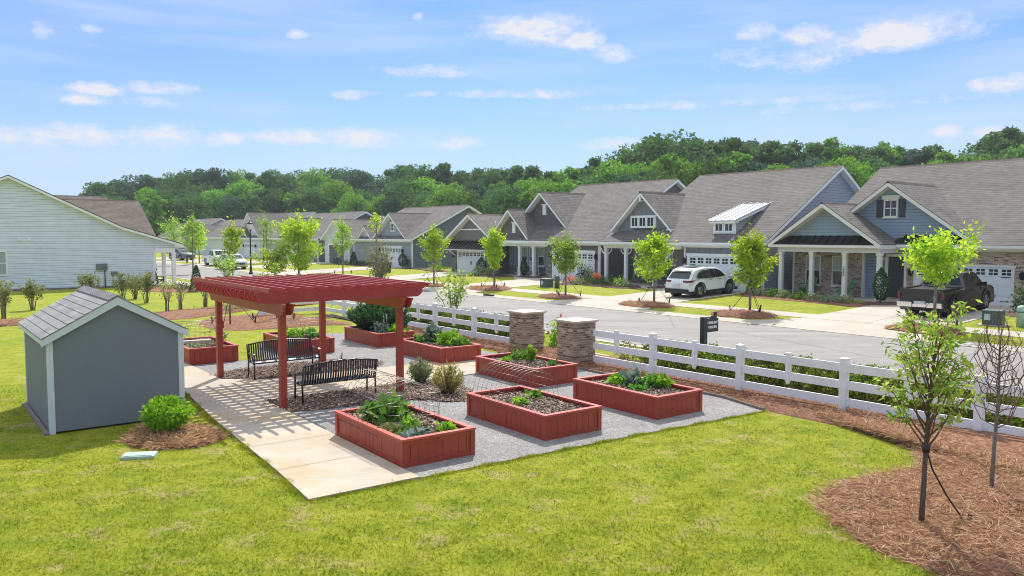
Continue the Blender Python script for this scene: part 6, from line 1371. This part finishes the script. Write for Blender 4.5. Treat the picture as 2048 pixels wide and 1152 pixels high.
# crepe myrtles on the left lawn
for i, (u, v, h, r, nl, lab) in enumerate([(8,640,1.75,.40,280,'thin stemmed lilac shrub at the left edge of the picture'),(66,622,1.55,.52,420,'leafy lilac shrub in front of the pale blue wall'),(168,596,1.6,.5,260,'flowering shrub whose top shows over the shed ridge'),(188,597,1.5,.4,200,'second flowering shrub showing over the shed ridge'),(246,603,1.7,.45,330,'pale leaved shrub just right of the shed ridge'),
        (270,600,1.6,.6,420,'bushy shrub right of the shed ridge'),(293,608,1.8,.5,420,'tall leafy shrub before the porch corner'),(335,625,1.5,.32,60,'almost bare shrub in the straw bed by the porch'),(361,622,1.45,.34,50,'bare twiggy shrub before the porch post'),(411,617,1.55,.36,60,'bare twiggy shrub left of the pergola post')]):
    x, y, _ = at(u, v, 0); multistem('crepe_myrtle', lab, (x,y,0), h, r, 12, int(nl*1.8), .12, 'leaf_straw', 'many stemmed shrubs along the straw bed', 40+i, .45)
for i, (u, v, h, nl, lab) in enumerate([(461,653,2.9,40,'guyed young tree with bare stem in the straw island behind the left post'),(554,640,2.6,30,'guyed young tree with bare stem beside the front left post'),(533,631,1.9,10,'dark bare stem in the straw island by the short fence')]):
    x, y, _ = at(u, v, 0); young_tree('guyed_young_tree', lab, (x,y,.05), h, .5, 1.3, 160, .10, 'leaf_mid', .03, 'vase', 8, group='guyed young trees in the straw island', seed=70+i)
    if i < 2: stakes((x,y,.05), 1.0, 1.25, ('straps and stakes of the young tree behind the left post','straps and stakes of the young tree by the front left post')[i], rot=.6+i)
# near right: leafy young tree and bare one
def near_tree():
    random.seed(5); rng = np.random.default_rng(5); x, y, _ = at(1843,1048,.08)
    rt = thing('young_tree', 'leafy young tree strapped to a stake in the straw bed at lower right', 'tree', (x,y,.05), 0); mb = MB()
    mb.tube([(0,0,-.06),(.015,0,.5),(.03,0,1.15),(.05,.0,1.6),(.10,.02,2.2),(.14,0,2.75)], [.036,.031,.028,.023,.015,.005], 10); mb.build('trunk', 'bark', rt)
    mb = MB(); Ps = []; Ds = []
    for k in range(34):
        z = 1.0+1.25*(k/34)**1.1; a = k*2.399+random.uniform(-.3,.3); ln = random.uniform(.65,1.05)*(1.05-.30*k/34)
        d = np.array([math.cos(a)*.72, math.sin(a)*.72, .85+.5*k/34]); pts = limb(mb, (.03+.03*(z-1),0,z), d, ln, .012*(1.25-.6*k/34), 6, .16, .13)
        A = np.array(pts)
        for j in range(6):
            u = random.uniform(.3,1.0); i = min(3,int(u*4)); w = u*4-i; b = A[i]*(1-w)+A[i+1]*w; dd = np.array([math.cos(a+random.uniform(-1.4,1.4)), math.sin(a+random.uniform(-1.4,1.4)), random.uniform(.1,.9)]); dd /= np.linalg.norm(dd); l2 = random.uniform(.12,.30)
            mb.tube([b, b+dd*l2*.6+np.array([0,0,.01]), b+dd*l2], [.004,.003,.0015], 4)
            m = 8; f = rng.random((m,1))*.9+.15; Ps.append(b+dd*l2*f+rng.normal(0,.018,(m,3))); q = unit(m, rng)*.8+dd*.6; q[:,2] -= .35; Ds.append(q)
    mb.build('branches', 'twig', rt)
    quads('crown', leafverts(np.concatenate(Ps), .085, .42, .6, .1, np.concatenate(Ds), rng=rng), 'leaf_young', rt)
    mb = MB(); mb.tube([(.03,-.01,1.02),(.12,.0,.75),(.30,-.03,.42),(.60,.05,.03)], .011, 6); mb.tube([(.04,.02,.98),(.06,.03,.6),(.05,.03,.1)], .010, 5); mb.lathe([(.048,-.04),(.050,.04)], 10, (.03,0,1.02)); o = mb.build('guy_strap', 'black', None, (x,y,.05)); tag(o, 'black guy strap running from the leafy young tree to the straw', 'strap')
    MB_ = MB().bar((0,0,-.1),(.05,.02,.14),.04,.03); o = MB_.build('ground_stake', 'black', None, (x+.62,y+.05,.05)); tag(o, 'black ground stake at the end of the guy strap', 'stake')
near_tree()
def bare_tree():
    random.seed(9); x, y, _ = at(1983,980,.08); rt = thing('bare_young_tree', 'leafless young tree with dense upswept twigs at the right edge', 'tree', (x,y,.05), 0); mb = MB(); H = 2.75
    mb.tube([(0,0,-.05),(.02,0,.7),(.05,0,1.4),(.05,.02,2.1),(.06,0,2.5)], [.030,.027,.022,.014,.004], 8); mb.build('trunk', 'barkgrey', rt); mb = MB()
    for k in range(46):
        f = k/46; z = .95+1.2*f; a = k*2.399; out = .36*math.sin(math.pi*(.25+.65*f))*random.uniform(.75,1.15); zt = z+random.uniform(.55,.95)*(1-.4*f)
        pts = [(.04,0,z),(.04+out*.75*math.cos(a),out*.75*math.sin(a),z+.08),(.04+out*1.1*math.cos(a+.1),out*1.1*math.sin(a+.1),z+.35*(zt-z)+.08),(.04+out*.95*math.cos(a+.25),out*.95*math.sin(a+.25),z+.7*(zt-z)),(.04+out*.55*math.cos(a+.4),out*.55*math.sin(a+.4),zt)]
        mb.tube(pts, [.0075,.0065,.0055,.004,.0022], 5)
        for j in range(2): b = Vector(pts[random.randint(1,3)]); mb.tube([b, b+Vector((random.uniform(-.12,.12),random.uniform(-.12,.12),random.uniform(.1,.3)))], [.0035,.0015], 4)
    mb.build('branches', 'twig', rt)
bare_tree()
random.seed(77)
# ---------------------------------------------------------------- hedge along the fence, rose, shrubs by the houses
def hedge_shrub():
    rt = thing('hedge_shrub', '', 'shrub', group='clipped green shrubs on the street side of the fence'); P = mass(3600, .58, .80, shell=.72); P[:,2] = np.minimum(P[:,2], .70+RNG.normal(0,.02,len(P))); P[:,2] = P[:,2]*.95+.03
    quads('foliage', leafverts(P, .065, .6, .4), 'leaf_hedge', rt); mb = MB()
    for k in range(7): a = k*.9; mb.tube([(.05*math.cos(a),.05*math.sin(a),-.02),(.32*math.cos(a),.32*math.sin(a),.58)], [.015,.006], 5)
    mb.build('stems', 'bark', rt); return rt
hs_ = hedge_shrub(); first = True
HL = 'clipped green shrub behind the fence right of the pillars'; HL2 = 'clipped green shrub behind the fence left of the pillars'
for (x0, x1, n, lab) in ((-14.6,5,17.25,HL),(-31.6,-20.6,17.6,HL2)):
    x = x0; k = 0
    while x < x1:
        s_ = (random.uniform(1.0,1.15),random.uniform(.95,1.1),random.uniform(1.0,1.12)); loc = (*W(x,n+random.uniform(-.08,.08)), TER(n))
        if first: hs_.location = loc; hs_['label'] = lab; first = False; hs_.scale = s_
        else: dup(hs_, loc, random.uniform(0,6.28), lab, s=s_)
        x += random.uniform(.78,.95); k += 1
rs = at(1098,697,.0); rt = plant('rose_bush', 'rose bush with red and white blooms between the brick pillars', 'shrub', (rs[0]+.35,rs[1]+.45,.03), .42, .95, 620, .10, 'leaf_bright', .6, shell=.45)
P = mass(16, .42, 1.02, shell=.85)
quads('blooms', leafverts(np.repeat(P[:5],10,0)+RNG.normal(0,.025,(50,3)), .07, .9), 'petal_red', rt); quads('blooms', leafverts(np.repeat(P[5:],6,0)+RNG.normal(0,.02,(66,3)), .06, .9), 'petal_white', rt)
plant('rose_bush', 'pale yellow flowering shrub at the start of the right fence', 'shrub', (*W(-15.7,17.0),.03), .40, .70, 420, .08, 'leaf_straw', .6, shell=.5)
def cone(label, x, n, h, r, z0=.06, mat='leaf_dark', name='cone_conifer', taper=True):
    rt = thing(name, label, 'shrub', gl(x,n,z0), 0, 'clipped evergreens by the houses'); m = 2600; f = RNG.random(m); a = RNG.random(m)*6.28
    rr_ = r*(np.sin(np.pi*np.clip(f*.92+.10,0,1))**.7 if not taper else (1-f)**.75+.05)*(.8+.25*RNG.random(m)); P = np.stack([rr_*np.cos(a), rr_*np.sin(a), .08+h*f],1); quads('foliage', leafverts(P, .075, .6, 0, 0), mat, rt); MB().tube([(0,0,-.05),(0,0,h*.8)], [.04,.01], 6).build('trunk', 'bark', rt)
cone('dark clipped cone on the island by the brick house door', -18.2, 37.6, 1.55, .36, .1, taper=False); cone('pale cone shrub at the left of the brick porch', -25.5, 37.9, 1.25, .42, .08, 'leaf_mid')
cone('dark clipped cone between the grey house porch and the white car', -31.9, 38.2, 1.6, .28, .08, taper=False); cone('dark slim cone by the dark house entry', -47.0, 39.0, 1.35, .26, .08, taper=False); cone('dark clipped cone right of the awning garage', -52.2, 38.7, 1.25, .42, .08, taper=False)
cone('dark clipped cone right of the slate house garage', -67.7, 40.4, 1.35, .45, .08, taper=False); cone('small dark cone on the slate house porch bed', -77.2, 39.9, 1.3, .45, .08); cone('dark conifer beside the porch of the pale blue house', -53.2, 16.0, 1.75, .48, -.1, 'leaf_dark', taper=True)
plant('evergreen_shrub', 'dark evergreen at the right of the dark house garage', 'shrub', gl(-39.4,38.2,.05), .62, 1.25, 700, .13, 'leaf_dark', .5); plant('evergreen_shrub', 'grey green evergreen between the dark and the grey houses', 'shrub', gl(-38.6,38.0,.05), .48, 1.25, 520, .11, 'leaf_sage', .5)
plant('evergreen_shrub', 'big dark shrub right of the black pickup', 'shrub', gl(-11.9,37.9,.05), .85, 1.35, 900, .13, 'leaf_dark', .5)
SG = 'low shrubs in the beds before the houses'
for i, (x, n, r, h, m, lab) in enumerate([(-24.6,37.1,.42,.42,'leaf_sage','grey shrub at the left end of the brick house bed'),(-23.7,37.0,.4,.5,'leaf_veg','green shrub second from the left in the brick house bed'),(-22.9,36.9,.5,.48,'leaf_sage','silvery shrub below the left green chair'),(-22.0,36.8,.5,.42,'leaf_veg','green spreading shrub left of the right green chair'),(-21.1,36.7,.6,.45,'leaf_sage','spreading grey shrub below the right green chair'),(-20.1,36.5,.6,.42,'leaf_blue','pale shrub at the right end of the brick house bed'),(-19.4,36.6,.45,.38,'leaf_sage','last low shrub before the brick house path'),
        (-39.3,36.9,.55,.55,'petal_coral','dusky pink shrub at the left of the grey house bed'),(-38.3,36.7,.5,.45,'leaf_sage','low shrub left of the coral flowers'),(-37.4,36.8,.55,.62,'leaf_dark','dark shrub under the coral flowers'),(-36.5,36.8,.6,.6,'leaf_dark','second dark shrub in the grey house bed'),(-35.6,36.7,.6,.7,'leaf_dark','third dark shrub in the grey house bed'),(-34.6,36.8,.5,.65,'leaf_mid','mixed shrub at the right of the grey house bed'),
        (-52.0,38.1,.5,.75,'leaf_mid','shrub by the stone base of the awning garage'),(-51.0,37.9,.6,.8,'leaf_sage','pale shrub behind the street tree at the dark porch'),(-50.0,38.0,.6,.6,'leaf_straw','flowering shrub behind the street tree at the dark porch'),(-49.2,38.3,.5,.5,'leaf_dark','dark shrub at the left rocking chair'),
        (-59.6,39.0,.7,.8,'leaf_mid','shrub below the striped flag'),(-58.8,38.9,.5,.8,'leaf_bright','light green shrub left of the awning garage'),(-79.3,40,.5,.5,'leaf_mid','shrub at the left of the slate house porch'),(-76.2,40,.6,.45,'leaf_dark','dark shrub before the slate house porch post'),(-75.2,40,.6,.45,'leaf_dark','dark shrub right of the slate house porch post'),(-74.2,40.2,.5,.4,'leaf_dark','last dark shrub before the slate house garage'),
        (-56.6,15.2,.8,.6,'leaf_mid','shrub by the porch of the pale blue house'),(-55.4,15.8,.6,.5,'leaf_dark','dark shrub beyond the porch of the pale blue house'),(-81,39.8,.7,.8,'leaf_dark','dark shrub left of the white garage wing')]):
    plant('foundation_shrub', lab, 'shrub', gl(x,n,.05), r, h, 330, .10, m, .55, group=SG, shell=.6)
rt = plant('potted_flowers', 'mound of coral flowers before the grey house porch post', 'flowers', gl(-37.6,37.6,.25), .42, .55, 300, .10, 'petal_coral', .9)
for i, (u, v) in enumerate([(455,625),(478,622),(500,620),(520,618),(552,612),(585,610),(620,608)]):
    x, y, _ = at(u, v, 0); plant('perennial', 'pale perennial clump in the straw beyond the short fence', 'plant', (x,y,.03), .38, .40, 160, .09, 'leaf_straw' if i % 2 else 'leaf_sage', .5, group='perennials in the straw beyond the short fence')
# ---------------------------------------------------------------- wood behind the houses
def far_tree(kind, mat, seed):
    rng = np.random.default_rng(seed); rt = thing('woodland_tree', '', 'tree', group='woodland trees behind the houses'); H = 10.
    P = []; mb = MB()
    mb.tube([(0,0,-.3),(.1,0,H*.4),(0,.1,H*.92)], [.26,.17,.03], 7); mb.build('trunk', 'bark', rt); mb = MB(); nb = 34 if kind == 'round' else 30
    for k in range(nb):
        f = (k+.5)/nb; a = k*2.399+rng.uniform(-.4,.4)
        if kind == 'round': z = H*(.12+.84*f); rad = 3.4*math.sin(math.pi*(.16+.78*f))**.8*rng.uniform(.55,1.1); br = rng.uniform(.6,1.5)
        else: z = H*(.14+.86*f); rad = 2.9*(1-f*.62)*rng.uniform(.35,1.25); br = rng.uniform(.5,1.15)*(1.15-.4*f)
        c = np.array([rad*math.cos(a), rad*math.sin(a), z]); mb.tube([(0,0,max(.5,z-rad*.6-.4)), c*np.array([.5,.5,1])-np.array([0,0,.35]), c], [.07,.05,.02], 5)
        m = 290; u = unit(m, rng); s_ = (.45+.55*rng.random((m,1))**.5); q = u*s_*br*np.array([1.05,1.05,.82]) ; q[:,2] = np.where(q[:,2] < 0, q[:,2]*.6, q[:,2]); P.append(c+q)
    mb.build('limbs', 'bark', rt)
    quads('crown', leafverts(np.concatenate(P), .27, .7, .35, .1, rng=rng), mat, rt); return rt
PROT = [far_tree('round','leaf_far',101), far_tree('round','leaf_far2',102), far_tree('round','leaf_far3',103), far_tree('upright','leaf_far',104), far_tree('upright','leaf_far3',105), far_tree('upright','leaf_far2',106), far_tree('round','leaf_far',107), far_tree('upright','leaf_far',108)]
SKY = [(-100,380),(190,372),(225,372),(262,366),(300,362),(360,357),(430,352),(500,346),(560,350),(640,352),(700,346),(745,352),(765,374),(800,344),(850,340),(890,346),(930,344),(965,352),(1000,338),(1045,346),(1100,346),(1150,344),(1200,331),(1250,310),(1290,296),(1330,279),(1352,290),(1400,294),(1440,286),(1500,291),(1540,292),(1560,301),(1600,297),(1680,296),(1700,302),(1735,292),(1775,302),(1815,310),(1860,303),(1905,312),(1925,330),(1962,330),(1985,282),(2010,268),(2060,264),(2200,270)]
su = [a for a,b in SKY]; sy_ = [b for a,b in SKY]
random.seed(21); used = set(); cnt = 0
def zone(u): return 'above the pale blue house' if u < 330 else 'above the far row of roofs' if u < 640 else 'above the slate house' if u < 960 else 'above the dark grey house' if u < 1300 else 'above the grey house' if u < 1720 else 'above the brick house'
NMK = ['rounded mid green woodland tree','light green rounded woodland tree','dark bluish woodland tree','upright mid green woodland tree','narrow dark woodland tree','upright light green woodland tree','rounded mid green woodland tree','upright mid green woodland tree']
for row, (step, drop, dep) in enumerate(((38,0,0),(30,-16,22),(46,14,-24),(40,-30,-34))):
    u = 205. + row*9
    while u < 2120:
        y = np.interp(u, su, sy_); rt_side = min(1, max(0, (u-700)/500)); dist = (205-60*rt_side)+dep+random.uniform(-8,8)
        if row == 3 and u > 1320: break
        yt = y+(random.uniform(-3,13) if row == 0 else random.uniform(4,20) if row == 1 else random.uniform(22,44) if row == 2 else random.uniform(40,62))
        X = (u-1024)/FOC*dist; top = CAMH+(483-yt)/FOC*dist; base = .5; hh = max(4,(top-base))/10.2
        k = random.choice([0,1,2,2,6,0,3,0] if u < 760 else [3,4,5,7,0,7,3,6]); 
        if row == 1: k = random.choice([2,4,2,0])
        if row >= 2: k = random.choice([1,0,6,5,1] if random.random() < .6 else [2,0,3])
        wsc = hh*random.uniform(.85,1.25)
        if u < 760: wsc = max(wsc, 1.25)
        lab = NMK[k]+' '+('low in the wood ' if row >= 2 else 'on the skyline ')+zone(u)
        if k not in used: o = PROT[k]; used.add(k); o.location = (X,dist,base); o.rotation_euler = (0,0,random.uniform(0,6.28)); o.scale = (wsc,wsc,hh); o['label'] = lab
        else: dup(PROT[k], (X,dist,base), random.uniform(0,6.28), lab, s=(wsc,wsc,hh))
        cnt += 1; u += step*random.uniform(.8,1.2)*(1.0 if row != 1 else 1)
# leafy understory of the wood: one mass nobody could count
n = 26000; uu = RNG.uniform(-150,2250,n); dd = (190-55*np.clip((uu-700)/500,0,1))+RNG.uniform(-14,30,n); X = (uu-1024)/FOC*dd; zz = .5+RNG.random(n)**.8*(5.5+1.5*np.sin(uu*.02)+1.5*np.sin(uu*.057))
q = quads('undergrowth', leafverts(np.stack([X,dd,zz],1), 1.0, .8, .3), 'leaf_far3'); tag(q, 'dark leafy undergrowth at the foot of the wood', None, None, 'stuff')
# thin summer haze: the air itself
mb = MB(); mb.box(-420,420,-30,330,-1.2,42); hz_ = mb.build('haze', []); hm = bpy.data.materials.new('haze_air'); hm.use_nodes = True; ht = hm.node_tree
ht.nodes.remove(ht.nodes['Principled BSDF']); pv = ht.nodes.new('ShaderNodeVolumePrincipled'); pv.inputs['Color'].default_value = (.86,.92,1,1); pv.inputs['Density'].default_value = .00033; pv.inputs['Anisotropy'].default_value = .2
ht.links.new(pv.outputs[0], ht.nodes['Material Output'].inputs['Volume']); hz_.data.materials.append(hm); hz_['kind'] = 'stuff'
for i, p in enumerate(PROT):
    if i not in used: bpy.data.objects.remove(p)
